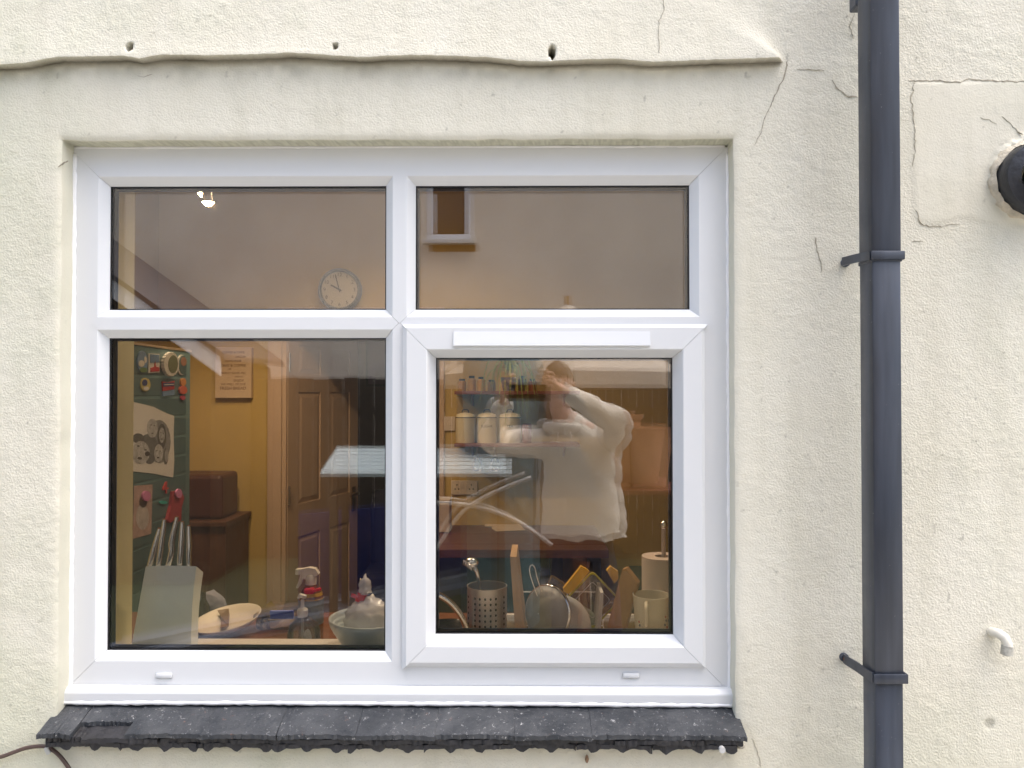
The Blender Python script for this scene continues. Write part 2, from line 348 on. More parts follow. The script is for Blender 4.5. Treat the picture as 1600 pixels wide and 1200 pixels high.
# ================================================================== THE WINDOW
YF = .050; YG = .068             # front face of the frame, glass edge of its bevel
def PX(px): return X(px, YF)
FL, FR, FT, FB = PX(104), PX(1141), Z(231, YF), Z(1071, YF)
gl_, g1, g2, gr = X(170, YG), X(603, YG), X(649, YG), X(1078, YG)
gt, ga, gc, gb = Z(290, YG), Z(484, YG), Z(528, YG), Z(1018, YG)
win = thing('kitchen_window', ((FL + FR) / 2, YF, FB), 'white plastic kitchen window with two top panes and one opening casement', 'window')
BV = .018
def bar(name, axis, edge, sgn, wd, a0, a1, yoff=0.0, two=False, gap=.0004, parent=None, yf=YF, obev=0.0, yback=.118):
    """profiled bar: u runs from the glass edge; ends mitred"""
    pr = [(0, YG + .0005), (BV - .002, yf + .0015), (BV, yf)]
    if two: pr += [(wd - BV, yf), (wd - BV + .002, yf + .0015), (wd, YG + .0005), (wd, .104), (wd - .010, yback), (.010, yback), (0, .104)]
    elif obev: pr += [(wd - obev, yf), (wd, yf + obev * .9), (wd, yback - .055), (wd - .012, yback), (.010, yback), (0, .104)]
    else: pr += [(wd, yf), (wd, yback), (.010, yback), (0, .104)]
    A, B_ = [], []
    for (u, y) in pr:
        e = (min(u, wd - u) if two else u) - gap
        c_ = edge + sgn * u
        p0, p1 = a0 - e, a1 + e
        if axis == 'x': A.append((p0, y - yoff, c_)); B_.append((p1, y - yoff, c_))
        else: A.append((c_, y - yoff, p0)); B_.append((c_, y - yoff, p1))
    if two:   # V tip on the front face
        pass
    n_ = len(pr); g = G(); g.v = [tuple(v) for v in A + B_]
    if two:
        ym = yf - yoff; cc = edge + sgn * wd / 2; e = wd / 2 - gap; yb_ = yback - yoff
        tips = [(a0 - e, ym), (a1 + e, ym), (a0 - e, yb_), (a1 + e, yb_)]
        g.v += [((t, y, cc) if axis == 'x' else (cc, y, t)) for t, y in tips]
        T0, T1, K0, K1 = 2 * n_, 2 * n_ + 1, 2 * n_ + 2, 2 * n_ + 3
        g.f += [(2, T0, T1, n_ + 2), (T0, 3, n_ + 3, T1)]
        for i in range(n_):
            if i in (2,): continue
            g.f.append((i, (i + 1) % n_, (i + 1) % n_ + n_, i + n_))
        g.f += [(0, 1, 2, T0, 8, 9), (3, 4, 5, 6, 7, T0), (7, 8, T0)]
        g.f += [(n_ + 9, n_ + 8, T1, n_ + 2, n_ + 1, n_), (n_ + 7, n_ + 6, n_ + 5, n_ + 4, n_ + 3, T1), (n_ + 8, n_ + 7, T1)]
    else:
        for i in range(n_): g.f.append((i, (i + 1) % n_, (i + 1) % n_ + n_, i + n_))
        g.f += [tuple(range(n_)), tuple(range(2 * n_ - 1, n_ - 1, -1))]
    return obj(name, g, white, parent or win)
bar('frame_member', 'x', gt, 1, FT - gt, gl_, gr)
bar('frame_member', 'x', gb, -1, gb - FB, gl_, gr)
bar('frame_member', 'z', gl_, -1, gl_ - FL, gb, gt)
bar('frame_member', 'z', gr, 1, FR - gr, gb, gt)
bar('mullion', 'z', g1, 1, g2 - g1, ga, gt, .0006, True)
bar('mullion', 'z', g1, 1, g2 - g1, gb, gc, .0006, True)
bar('transom', 'x', gc, 1, ga - gc, gl_, g1, .0007, True)
bar('transom', 'x', gc, 1, ga - gc, g2, gr, .0007, True)
# casement
YS = .034
cas = thing('x', (0, 0, 0), None, None); cas.name = 'opening_casement'; ORG['opening_casement'] = ORG[win.name]; cas.parent = win; cas.location = (0, 0, 0)
sl_, sr_, st_, sb_ = X(681, YG), X(1051, YG), Z(559, YG), Z(991, YG)
SL, SR, STT, SB = X(629, YS + .008), X(1101, YS + .008), Z(507, YS + .008), Z(1043, YS + .008)
bar('casement_member', 'x', st_, 1, STT - st_, sl_, sr_, yf=YS, obev=.008, parent=cas)
bar('casement_member', 'x', sb_, -1, sb_ - SB, sl_, sr_, yf=YS, obev=.013, parent=cas)
bar('casement_member', 'z', sl_, -1, sl_ - SL, sb_, st_, yf=YS, obev=.010, parent=cas)
bar('casement_member', 'z', sr_, 1, SR - sr_, sb_, st_, yf=YS, obev=.008, parent=cas)
# trickle vent cover on the casement head
vx0, vx1 = X(708, YS - .01), X(1017, YS - .01); vz0, vz1 = Z(540, YS - .01), Z(518, YS)
g = G(); g.prism([(vx0, YS + .0005, vz1), (vx0, YS - .001, vz1), (vx0, YS - .007, vz0 + .002), (vx0, YS - .007, vz0), (vx0, YS + .0005, vz0)], (vx1 - vx0, 0, 0)); obj('vent_cover', g, white, cas)
# glazing: two panes, spacer and gasket for every opening
whitebar = mat('spacer_edge', (.30, .30, .31), rough=.4)
def glaze(x0, x1, z0, z1, par, tx, tz):
    o = .006
    def ring(name, a, y0, y1, m, inset0=-.003):
        g = G(); i0 = inset0
        g.box((x0 - i0 - .004, y0, z0 - .001), (x0 + a, y1, z1 + .001)); g.box((x1 - a, y0, z0 - .001), (x1 + .001, y1, z1 + .001))
        g.box((x0 + a, y0, z0 - .001), (x1 - a, y1, z0 + a)); g.box((x0 + a, y0, z1 - a), (x1 - a, y1, z1 + .001)); return obj(name, g, m, par)
    ring('gasket', .0022, GP - .0045, GP - .0025, rubber)
    ring('spacer_bar', .0042, GP + .0032, GP + .0205, rubber)
    ring('spacer_edge', .0052, GP + .0207, GP + .0215, whitebar)
    g = G(); g.box((x0 - .001, GP - .002, z0 - .001), (x1 + .001, GP + .002, z1 + .001)); obj('outer_pane', g, glassm, par)
    rot = Euler((tx, 0, tz)).to_matrix()
    g = G(); g.box((x0 - .001, GP + .024, z0 - .001), (x1 + .001, GP + .028, z1 + .001), rot=rot); obj('inner_pane', g, glassm, par)
glaze(gl_, g1, ga, gt, win, R(.04), R(.10)); glaze(g2, gr, ga, gt, win, R(.05), R(-.18))
glaze(gl_, g1, gb, gc, win, R(.12), R(.12)); glaze(sl_, sr_, sb_, st_, cas, R(.20), R(.36))
# cill section, sealant, drain caps
cz1, cz0 = FB - .0003, Z(1102, .02)
g = G(); ce0, ce1 = FL + .001, FR + .001
g.prism([(ce0, .118, cz1), (ce0, YF + .004, cz1), (ce0, YF - .012, cz1 - .0025), (ce0, YF - .020, cz1 - .010), (ce0, YF - .021, cz1 - .013), (ce0, YF - .021, cz0), (ce0, .118, cz0)], (ce1 - ce0, 0, 0)); obj('cill', g, white, win)
def sealant(pts, r):
    rr = random.Random(5); g = G(); p2 = []
    for a, b_ in zip(pts[:-1], pts[1:]):
        a, b_ = Vector(a), Vector(b_); k = max(2, int((b_ - a).length / .012))
        p2 += [a + (b_ - a) * (i / k) + Vector((rr.uniform(-1, 1), 0, rr.uniform(-1, 1))) * .0007 for i in range(k)]
    p2.append(Vector(pts[-1])); g.tube(p2, [r * rr.uniform(.85, 1.15) for _ in p2], 8); return obj('sealant', g, pvc_wh, win, smooth='all')
sealant([(HL + .001, YF + .002, FT - .012), (HL + .001, YF + .001, cz0 + .01)], .0065)
sealant([(HR - .001, YF + .002, FT - .012), (HR - .001, YF + .001, cz0 + .01)], .0050)
sealant([(FL + .004, YF - .017, cz0 - .002), (FL + .4, YF - .017, cz0 - .001), (FR - .4, YF - .017, cz0 - .0015), (FR - .004, YF - .017, cz0 - .003)], .0060)
sealant([(FL + .01, YF + .003, HT - .002), (FR - .01, YF + .003, HT - .0025)], .004)
for cx_ in (257, 986):
    c = P(cx_, 1054.5, YF); g = G(); g.box((c.x - .0195, YF - .006, c.z - .0065), (c.x + .0195, YF + .001, c.z + .0065), bev=.0045); obj('drain_cap', g, white, win, smooth=True)

# ================================================================== SILL OF OLD TILES
tm = bpy.data.materials.new('weathered_tile'); tm.use_nodes = True; n = tm.node_tree; L = n.links; b = n.nodes['Principled BSDF']; tc = n.nodes.new('ShaderNodeTexCoord')
b.inputs['Roughness'].default_value = .55
c1 = MIX(MR(NZt(14), .3, .7, 0, 1), (.014, .018, .024), (.060, .064, .070))
c2 = MIX(MR(NZt(26, 5, .75), .655, .70, 0, .6), c1, (.24, .12, .08))
c3 = MIX(MR(NZt(90, 5, .85), .60, .66, 0, .85), c2, (.42, .42, .42))
c4 = MIX(MR(NZt(38, 5, .8), .68, .72, 0, .7), c3, (.30, .19, .10))
L.new(c4, b.inputs['Base Color']); bp = n.nodes.new('ShaderNodeBump'); bp.inputs['Distance'].default_value = .004; L.new(NZt(60, 6, .65), bp.inputs['Height']); L.new(bp.outputs[0], b.inputs['Normal'])
dtm = mat('dark_tile_edge', (.020, .020, .023), rough=.6, var=.5, vs=30, bump=.004, bs=70)
s0, s1 = P(58, 1148, -.045).x, P(1167, 1150, -.045).x
tz_back = cz0 + .000; sill = thing('tiled_window_sill', ((s0 + s1) / 2, 0, tz_back - .04), 'dark weathered tile sill with chipped edges under the white window', 'window sill')
def tile(x0, x1, yf_, zf, th, seed, m, slope=.012, yb=.055, nib=0, label=None, endcut=0):
    rr = random.Random(seed); nx, ny = 26, 6; vs = []; fs = []
    fr = [rr.uniform(-1, 1) * .0035 for _ in range(nx + 1)]
    for lay in (0, 1):
        for i in range(nx + 1):
            for j in range(ny + 1):
                t = j / ny; x = x0 + .0003 + (x1 - x0 - .0006) * i / nx
                y = yf_ + fr[i] * (1 - t) ** 2 * (1 if lay == 0 else .6) + (yb - yf_) * t
                camb = .0025 * math.sin(math.pi * i / nx)
                z = zf + slope * t + camb + rr.uniform(-1, 1) * .0006
                if lay: z -= th; 
                if lay and nib and t < .7: z -= nib * max(0, math.sin(2 * math.pi * (i / nx) * 2.6 + seed) - .3) * 1.2 * rr.uniform(.8, 1.1)
                if endcut and t > .55: x = x0 + (x1 - x0) * i / nx if endcut < 0 and False else x
                vs.append((x, y, z))
    S = (nx + 1) * (ny + 1); I = lambda i, j, l: l * S + i * (ny + 1) + j
    for i in range(nx):
        for j in range(ny): fs += [(I(i, j, 0), I(i + 1, j, 0), I(i + 1, j + 1, 0), I(i, j + 1, 0)), (I(i, j, 1), I(i, j + 1, 1), I(i + 1, j + 1, 1), I(i + 1, j, 1))]
        fs += [(I(i, 0, 0), I(i, 0, 1), I(i + 1, 0, 1), I(i + 1, 0, 0)), (I(i, ny, 0), I(i + 1, ny, 0), I(i + 1, ny, 1), I(i, ny, 1))]
    for j in range(ny): fs += [(I(0, j, 0), I(0, j + 1, 0), I(0, j + 1, 1), I(0, j, 1)), (I(nx, j, 0), I(nx, j, 1), I(nx, j + 1, 1), I(nx, j + 1, 0))]
    g = G(); g.add(vs, fs); return obj('tile', g, m, sill, label=label, smooth=True)
zf = Z(1150, -.048) ; slope = (cz0 - .004) - zf
cuts = [P(a, 1148, -.045).x for a in (58, 112, 196, 315, 432, 556, 680, 804, 925, 1045, 1167)]
for i, (a, b_) in enumerate(zip(cuts[:-1], cuts[1:])):
    yfr = -.048 + random.uniform(-.0025, .0025); zo = random.uniform(-.001, .001)
    if i == 1: yfr = -.010; 
    zz = zf + zo + (slope * .30 if i == 1 else 0)
    tile(a, b_, yfr, zz, .0095, 11 + i, tm, slope=slope * (.7 if i == 1 else 1), label='broken tile with its front edge snapped off' if i == 1 else None)
for c_ in range(2):
    off = .5 * (c_ == 0); z2 = zf - .0112 - .0115 * c_
    k0 = -.5 if c_ == 0 else 0
    xs_ = [s0 + .014 + max(0, (k + k0)) * .160 for k in range(0, 11)]; xs_ = [x for x in xs_ if x < s1 - .04] + [s1 - .006 - .012 * c_]
    for i, (a, b_) in enumerate(zip(xs_[:-1], xs_[1:])):
        if b_ - a < .02: continue
        tile(a, b_, -.043 + random.uniform(-.004, .004) + .004 * c_, z2, .0095, 40 + i + 20 * c_, dtm, slope=slope * .9, nib=.011 if c_ == 1 else .004)
morm = mat('old_mortar', (.40, .37, .30), rough=.9, var=.25, vs=40, bump=.004, bs=90)
g = G()
for i in range(15):
    x_ = s0 + .10 + i * .098 + random.uniform(-.01, .01); g.lathe([(.001, -.0035), (.010, -.003), (.013, .001), (.009, .004)], (x_, -.018 + random.uniform(-.006, .004), zf - .031), 10, cap=True)
obj('mortar_dab', g, morm, sill, smooth='all')['kind'] = 'stuff'
g = G(); g.lathe([(.001, 0), (.006, .001), (.0065, .004), (.0065, .010)], P(1127, 1169, -.052), 14, rot=Matrix.Rotation(R(90), 3, 'X'), cap=True); tag(obj('wall_plug', g, mat('grey_plastic', (.5, .5, .49), .5), None), 'small round grey plug under the right end of the tile sill', 'plug')
# snail shell on the wall below the sill
g = G(); c = P(917, 1186, -.004); g.lathe([(.0002, .010), (.003, .006), (.0045, 0), (.003, -.006), (.0004, -.009)], c, 12); tag(obj('chrysalis', g, mat('chrysalis_brown', (.22, .13, .07), .5, var=.5, vs=300), None, smooth='all'), 'tiny brown chrysalis stuck on the wall below the tile sill', 'chrysalis')

# ================================================================== DOWNPIPE
pipem = bpy.data.materials.new('painted_downpipe'); pipem.use_nodes = True; n = pipem.node_tree; L = n.links; b = n.nodes['Principled BSDF']; tc = n.nodes.new('ShaderNodeTexCoord')
b.inputs['Specular IOR Level'].default_value = .55
mpp = n.nodes.new('ShaderNodeMapping'); mpp.inputs['Scale'].default_value = (26, 26, 2.2); L.new(tc.outputs['Object'], mpp.inputs[0])
tn = n.nodes.new('ShaderNodeTexNoise'); tn.inputs['Scale'].default_value = 1.0; tn.inputs['Detail'].default_value = 6; L.new(mpp.outputs[0], tn.inputs[0])
c1 = MIX(MR(tn.outputs[0], .3, .7, 0, 1), (.018, .022, .032), (.060, .072, .098))
c2 = MIX(MR(NZt(150, 3, .6), .70, .73, 0, .6), c1, (.25, .25, .25)); L.new(c2, b.inputs['Base Color'])
L.new(MR(NZt(8, 5, .7), .3, .7, .28, .5), b.inputs['Roughness'])
YP0, YP1 = -.132, -.072
PXL, PXR = X(1364, YP0), X(1410, YP0)
pipe = thing('rainwater_downpipe', ((PXL + PXR) / 2, YP1, 0), 'square dark blue black downpipe running down the wall right of the window', 'downpipe')
def sqpipe(z0, z1, grow, name='pipe_length'):
    g = G(); g.box((PXL - grow, YP0 - grow, z0), (PXR + grow, YP1 + grow, z1), bev=.005); return obj(name, g, pipem, pipe, smooth=True)
zb1, zb2 = Z(400, YP0), Z(1058, YP0)
sqpipe(zb1 + .002, 4.9, .0008); sqpipe(zb2 + .001, zb1 - .002, 0); sqpipe(.15, zb2 - .001, -.0008)
g = G(); g.box((PXL - .0012, YP0 - .0012, zb1 - .012), (PXR + .0012, YP1 + .0012, zb1 - .004), bev=.001); obj('socket_collar', g, pipem, pipe)
g = G(); g.box((PXL - .002, YP1 + .0012, Z(10, YP1)), (PXR - .01, -.035, Z(-60, YP1)), bev=.004); obj('offset_bend', g, pipem, pipe)
screwm = mat('rusty_screw', (.25, .10, .04), .7, var=.5, vs=400)
for bz, pw, hh in ((zb1, (1322, 410), .0088), (zb2, (1320, 1028), .0098)):
    e = P(*pw, -.006); g = G()
    g.box((PXL - .0035, YP0 - .0055, bz - hh), (PXR + .0055, YP0 - .001, bz + hh), bev=.0022)
    g.box((PXR + .001, YP0 - .0055, bz - hh), (PXR + .0055, YP1, bz + hh), bev=.002)
    tp = [Vector((PXL - .001, YP0 + .002, bz)), Vector((PXL - .003, YP0 + .02, bz - (bz - e.z) * .25)), Vector((PXL - .004, YP1 + .01, bz - (bz - e.z) * .75)), Vector((PXL - .012, -.012, e.z)), Vector((e.x, -.008, e.z))]
    vs = []; fs = []
    for p in tp: vs += [p + Vector((-.003, 0, -hh)), p + Vector((-.003, 0, hh)), p + Vector((.001, .002, hh)), p + Vector((.001, .002, -hh))]
    vs[-4:] = [e + Vector((-.004, -.006, -hh)), e + Vector((-.004, -.006, hh)), e + Vector((-.004, -.001, hh)), e + Vector((-.004, -.001, -hh))]
    vs[-8:-4] = [tp[3] + Vector((0, -.004, -hh)), tp[3] + Vector((0, -.004, hh)), tp[3] + Vector((.002, .001, hh)), tp[3] + Vector((.002, .001, -hh))]
    for i in range(4):
        for k in range(4): a = 4 * i; fs.append((a + k, a + (k + 1) % 4, a + 4 + (k + 1) % 4, a + 4 + k))
    fs += [(0, 1, 2, 3), (16, 19, 18, 17)]; g.add(vs, fs)
    g.lathe([(.0095, .008), (.0095, 0), (.008, -.002), (.001, -.002)], e, 16, rot=Matrix.Rotation(R(-90), 3, 'X'))
    bk = obj('bracket', g, pipem, pipe, smooth=True)
    g = G(); g.lathe([(.0055, 0), (.005, .003), (.001, .004)], e + Vector((0, -.006, 0)), 12, rot=Matrix.Rotation(R(90), 3, 'X'), cap=True); obj('screw', g, screwm, bk)

# ================================================================== SOIL PIPE END, OVERFLOW, CABLE
blk = mat('chipped_black_paint', (.018, .020, .026), rough=.35, var=.5, vs=40, bump=.002, bs=50)
c = P(1616, 280, -.02); stub = thing('soil_pipe', c, 'chipped black round pipe end coming out of the wall at the right edge', 'pipe')
RX = Matrix.Rotation(R(90), 3, 'X')
g = G(); g.lathe([(.05, -.03), (.074, -.03), (.076, 0), (.076, .018), (.072, .026), (.060, .027), (.046, .030)], c, 48, rot=RX); obj('flange', g, blk, stub, smooth=True)
g = G(); g.lathe([(.046, .026), (.046, .07), (.042, .072), (.040, .07), (.038, .0)], c + Vector((.012, 0, -.002)), 40, rot=RX); obj('spigot', g, blk, stub, smooth=True)
g = G(); g.lathe([(.076, -.026), (.088, -.020), (.086, -.008), (.077, -.002)], c, 40, rot=RX)
g.v = [tuple(Vector(v) + Vector((noise.noise(Vector(v) * 60), noise.noise(Vector(v) * 60 + Vector((9, 0, 0))), noise.noise(Vector(v) * 60 + Vector((0, 9, 0))))) * .006) for v in g.v]; obj('mortar_collar', g, mat('collar_mortar', (.52, .47, .37), .9, var=.25, vs=60, bump=.004, bs=120), stub, smooth='all')
a = P(1549, 988, 0); ov = thing('overflow_pipe', a, 'short white bent overflow pipe poking out of the wall at right', 'pipe')
pp = [P(x_, y_, d_) for x_, y_, d_ in ((1545, 986, .02), (1551, 988, -.004), (1560, 990, -.016), (1569, 996, -.024), (1574, 1006, -.028), (1573, 1020, -.029))]
g = G(); g.tube(pp, .0105, 18); obj('bend', g, mat('cream_plastic', (.66, .64, .56), .4, var=.08, vs=60), ov, smooth=True)
g = G(); g.tube([pp[-2] + Vector((0, 0, -.004)), pp[-1] + Vector((0, 0, -.004))], .0118, 18); g.tube([pp[-1] + Vector((0, 0, -.003)), pp[-1] + Vector((0, 0, -.0045))], .009, 18); obj('socket', g, mat('grimy_plastic', (.42, .41, .36), .5, var=.4, vs=120), ov, smooth=True)
cabm = mat('brown_cable', (.075, .045, .035), .45, var=.2, vs=80)
cp = [P(a, b_, -.012) for a, b_ in ((-260, 1215), (-120, 1206), (-40, 1192), (0, 1183), (20, 1176), (40, 1169), (62, 1166), (76, 1168), (90, 1178), (102, 1192), (112, 1210), (118, 1240), (120, 1300), (122, 1420))]
def smoothpts(p, k=4):
    out = []
    for i in range(len(p) - 1):
        p0, p1, p2, p3 = p[max(i - 1, 0)], p[i], p[i + 1], p[min(i + 2, len(p) - 1)]
        for j in range(k):
            t = j / k; out.append(.5 * ((2 * p1) + (-p0 + p2) * t + (2 * p0 - 5 * p1 + 4 * p2 - p3) * t * t + (-p0 + 3 * p1 - 3 * p2 + p3) * t ** 3))
    return out + [p[-1]]
cab = thing('wall_cable', cp[6], 'brown cable clipped to the wall below the left end of the sill', 'cable')
g = G(); g.tube(smoothpts(cp), .0042, 10); obj('cable_run', g, cabm, cab, smooth='all')
c = P(76, 1170, -.012); g = G(); g.box((c.x - .0045, -.019, c.z - .010), (c.x + .0045, -.001, c.z + .006), rot=Matrix.Rotation(R(-28), 3, 'Y'), bev=.0015); obj('cable_clip', g, mat('clip_grey', (.5, .5, .47), .5), cab)

# ================================================================== KITCHEN SHELL
RX0, RX1, RYB, RZ = -1.95, 2.0, 2.51, 2.85; YI = .26
IL, IR_, IT, IB = -.966, .425, 2.13, .955
def struct(name, g, m, **k): return tag(obj(name, g, m, None, loc=(0, 0, 0), **k), kind='structure')
g = G()
for a, b_ in (((RX0, .16, 0), (IL - .02, YI, RZ)), ((IR_ + .02, .16, 0), (RX1, YI, RZ)), ((IL, .125, IT), (IR_, YI, RZ)), ((IL, .125, 0), (IR_, YI, IB))): g.box(a, b_)
g.box((IL - .02, .121, 0), (IL, YI, RZ)); g.box((IR_, .121, 0), (IR_ + .02, YI, RZ))
struct('wall_window_side', g, creamy)
DX0, DX1, DZ = X(441, RYB) , X(441, RYB) + .80, 2.0
g = G(); T = .12
g.box((RX0 - .1, RYB, 0), (DX0, RYB + T, RZ)); g.box((DX1, RYB, 0), (RX1 + .1, RYB + T, RZ)); g.box((DX0, RYB, DZ), (DX1, RYB + T, RZ)); struct('wall_back', g, ochre)
g = G(); g.box((RX0 - .1, .14, 0), (RX0, RYB, RZ)); struct('wall_left', g, ochre)
g = G(); g.box((RX1, .14, 0), (RX1 + .1, RYB, RZ)); struct('wall_right', g, ochre)
g = G(); g.box((RX0 - .1, .14, RZ), (RX1 + .1, 5.2, RZ + .1)); struct('ceiling', g, mat('ceiling_paint', (.62, .56, .42), .8))
g = G(); g.box((RX0 - .1, .14, -.1), (RX1 + .1, 5.2, 0)); struct('floor', g, mat('kitchen_floor', (.10, .06, .04), .4, var=.25))
# dark hall behind the door
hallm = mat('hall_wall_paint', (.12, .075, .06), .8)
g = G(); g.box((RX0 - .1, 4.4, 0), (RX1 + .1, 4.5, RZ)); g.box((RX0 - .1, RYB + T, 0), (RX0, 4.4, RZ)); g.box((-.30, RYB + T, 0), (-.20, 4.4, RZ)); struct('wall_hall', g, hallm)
hc = P(590, 570, 4.38); hp = thing('hall_picture', hc, 'dark purple framed picture on the hall wall beyond the open door', 'picture')
g = G(); g.box((hc.x - .09, 4.37, hc.z - .17), (hc.x + .26, 4.40, hc.z + .2)); obj('frame', g, mat('picture_frame_dark', (.02, .015, .03), .4), hp)
g = G(); g.box((hc.x - .07, 4.365, hc.z - .15), (hc.x + .24, 4.37, hc.z + .18)); obj('print', g, mat('picture_print', (.06, .03, .07), .5, var=.5), hp)
g = G(); g.box((-1.02, 3.3, 0), (-.35, 3.75, .46), bev=.03); g.box((-1.02, 3.65, .42), (-.35, 3.8, .95), bev=.04); tag(obj('armchair', g, mat('navy_fabric', (.012, .013, .04), .9), None), 'dark navy chair standing in the hall beyond the door', 'chair')
# door frame and door
dt = doorw
g = G(); a = .075
df = thing('door_frame', ((DX0 + DX1) / 2, RYB, 0), 'white painted frame round the open door in the back wall', 'door frame')
for x0, x1, z0, z1 in ((DX0 - a, DX0, 0, DZ + a), (DX1, DX1 + a, 0, DZ + a), (DX0, DX1, DZ, DZ + a)):
    g = G(); g.box((x0, RYB - .016, z0), (x1, RYB - .0005, z1), bev=.003); obj('architrave', g, dt, df)
g = G(); g.box((DX0 - a + .012, RYB - .020, 0), (DX0 - a + .030, RYB - .0165, DZ + a - .012)); obj('moulding', g, dt, df)
for x0, x1 in ((DX0, DX0 + .022), (DX1 - .022, DX1)):
    g = G(); g.box((x0, RYB + .001, 0), (x1, RYB + T, DZ)); obj('door_lining', g, dt, df)
ang = R(17.5); dirv = Vector((math.sin(ang), math.cos(ang), 0)); nrm = Vector((math.cos(ang), -math.sin(ang), 0))
H0 = Vector((DX0 + .026, RYB + .02, .01)); door = thing('panel_door', H0, 'pale six panel door standing open into the dark hall', 'door')
def dbox(g, s0_, s1_, t0, t1, z0, z1):
    p = [H0 + dirv * s0_ + nrm * t0, H0 + dirv * s1_ + nrm * t0]; q_ = nrm * (t1 - t0)
    vs = [p[0], p[1], p[1] + q_, p[0] + q_]; vs = [Vector((v.x, v.y, z0)) for v in vs] + [Vector((v.x, v.y, z1)) for v in vs]
    g.add(vs, [(0, 3, 2, 1), (4, 5, 6, 7), (0, 1, 5, 4), (1, 2, 6, 5), (2, 3, 7, 6), (3, 0, 4, 7)]); return g
DW = .76
st = .10; mid = .11; pz = [(.20, .82), (1.00, 1.62), (1.72, 1.88)]
g = G(); dbox(g, 0, DW, -.035, -.008, .01, 1.985)
dbox(g, 0, st, -.008, 0, .01, 1.985); dbox(g, DW - st, DW, -.008, 0, .01, 1.985); dbox(g, DW / 2 - mid / 2, DW / 2 + mid / 2, -.008, 0, .01, 1.985)
zz = [.01, pz[0][0], pz[0][1], pz[1][0], pz[1][1], pz[2][0], pz[2][1], 1.985]
for k in range(0, 8, 2):
    dbox(g, st, DW / 2 - mid / 2, -.008, 0, zz[k], zz[k + 1]); dbox(g, DW / 2 + mid / 2, DW - st, -.008, 0, zz[k], zz[k + 1])
obj('door_leaf', g, dt, door)
for z0, z1 in pz:
    for a0, a1 in ((st, DW / 2 - mid / 2), (DW / 2 + mid / 2, DW - st)):
        g = G(); i_ = .028; vs = []
        for ss, tt in ((0, -.0075), (i_, -.001)):
            for (u, z) in ((a0 + ss + .004, z0 + ss + .004), (a1 - ss - .004, z0 + ss + .004), (a1 - ss - .004, z1 - ss - .004), (a0 + ss + .004, z1 - ss - .004)):
                p = H0 + dirv * u + nrm * tt; vs.append((p.x, p.y, z))
        g.add(vs, [(0, 1, 5, 4), (1, 2, 6, 5), (2, 3, 7, 6), (3, 0, 4, 7), (4, 5, 6, 7)]); obj('door_panel', g, dt, door)
g = G(); hp_ = H0 + dirv * (DW - .06)
g.tube([hp_ + nrm * .001 + Vector((0, 0, .98)), hp_ + nrm * .045 + Vector((0, 0, .98)), hp_ + nrm * .05 - dirv * .03 + Vector((0, 0, .985)), hp_ + nrm * .05 - dirv * .11 + Vector((0, 0, .975))], .008, 8)
dbox(g, DW - .08, DW - .04, .0005, .008, .88, 1.03); obj('door_handle', g, mat('brass_handle', (.35, .25, .12), .3, metal=1), door, smooth=True)
for hz in (.25, 1.0, 1.72):
    g = G(); g.tube([H0 + nrm * .008 + Vector((0, 0, hz)), H0 + nrm * .008 + Vector((0, 0, hz + .1))], .007, 8); obj('hinge', g, steel, door)
# window board and worktop
g = G(); g.box((IL - .0, .122, .957), (IR_ + .0, .293, .985), bev=.004); tag(obj('window_board', g, mat('board_white', (.80, .74, .68), .35, var=.02), None), 'white inner window board carrying the knife block and the bowls', 'window board')
wt = thing('kitchen_worktop', (-.3, .55, .87), 'reddish brown wooden worktop behind the lower window panes', 'worktop')
wx = [-1.90, -.15, .62, 1.95]
g = G(); g.box((wx[0], YI + .001, .87), (wx[1], .82, .905), bev=.003); obj('worktop_board', g, wood_red, wt)
g = G(); g.box((.50, YI + .001, .87), (1.95, .82, .905), bev=.003); g.box((-.15, .765, .87), (.50, .82, .905)); obj('worktop_board', g, wood_red, wt)
g = G(); g.box((wx[0], YI + .02, .05), (1.95, .79, .865)); obj('cupboard_carcass', g, mat('cupboard_cream', (.45, .40, .30), .5), wt)
# sink and drainer
snk = thing('sink', (.2, .5, .86), 'stainless steel sink and drainer below the casement', 'sink')
g = G(); g.box((-.148, YI + .01, .905), (.498, .764, .912), bev=.002); obj('drainer', g, steel, snk)
g = G(); g.box((-.148, .735, .9125), (.498, .75, .922)); obj('back_ledge', g, mat('pale_trim', (.66, .62, .58), .4), snk)
# ceiling spots (lit)
lampm = mat('bulb_glow', (1, .8, .5), .5, emit=((1.0, .62, .26), 60))
lp = P(320, 303, 1.45)
LT = thing('ceiling_spotlight', (lp.x, lp.y, RZ), 'lit warm ceiling spotlight bar seen through the top left pane', 'spotlight')
g = G(); g.box((lp.x - .1, lp.y - .03, RZ - .03), (lp.x + 1.05, lp.y + .03, RZ - .001), bev=.005); obj('bar', g, steel, LT)
for k, dx_ in enumerate((-.004, .026, .5, .95)):
    q_ = Vector((lp.x + dx_, lp.y - .03 * (k == 1), (lp.z - .042 * k) if k < 2 else RZ - .10)); g = G(); g.tube([(q_.x, q_.y, RZ - .03), (q_.x, q_.y, q_.z + .045)], .005, 8)
    g.lathe([(.008, .05), (.02, .045), (.026, .0), (.0245, .0), (.018, .04)], q_, 20); sh = obj('lamp_head', g, steel, LT, smooth=True)
    g = G(); g.lathe([(.0002, -.016), (.014, -.012), (.023, .002), (.020, .012), (.0002, .014)], q_, 20); obj('bulb', g, lampm, sh, smooth='all')
    pl = bpy.data.lights.new('lamp_light', 'SPOT'); pl.spot_size = R(125); pl.spot_blend = .6; pl.energy = 11; pl.color = (1.0, .74, .46); pl.shadow_soft_size = .03
    po = bpy.data.objects.new('lamp_light', pl); C.objects.link(po); po.location = q_ + Vector((0, 0, -.02)); po.rotation_euler = (R(12), 0, 0)

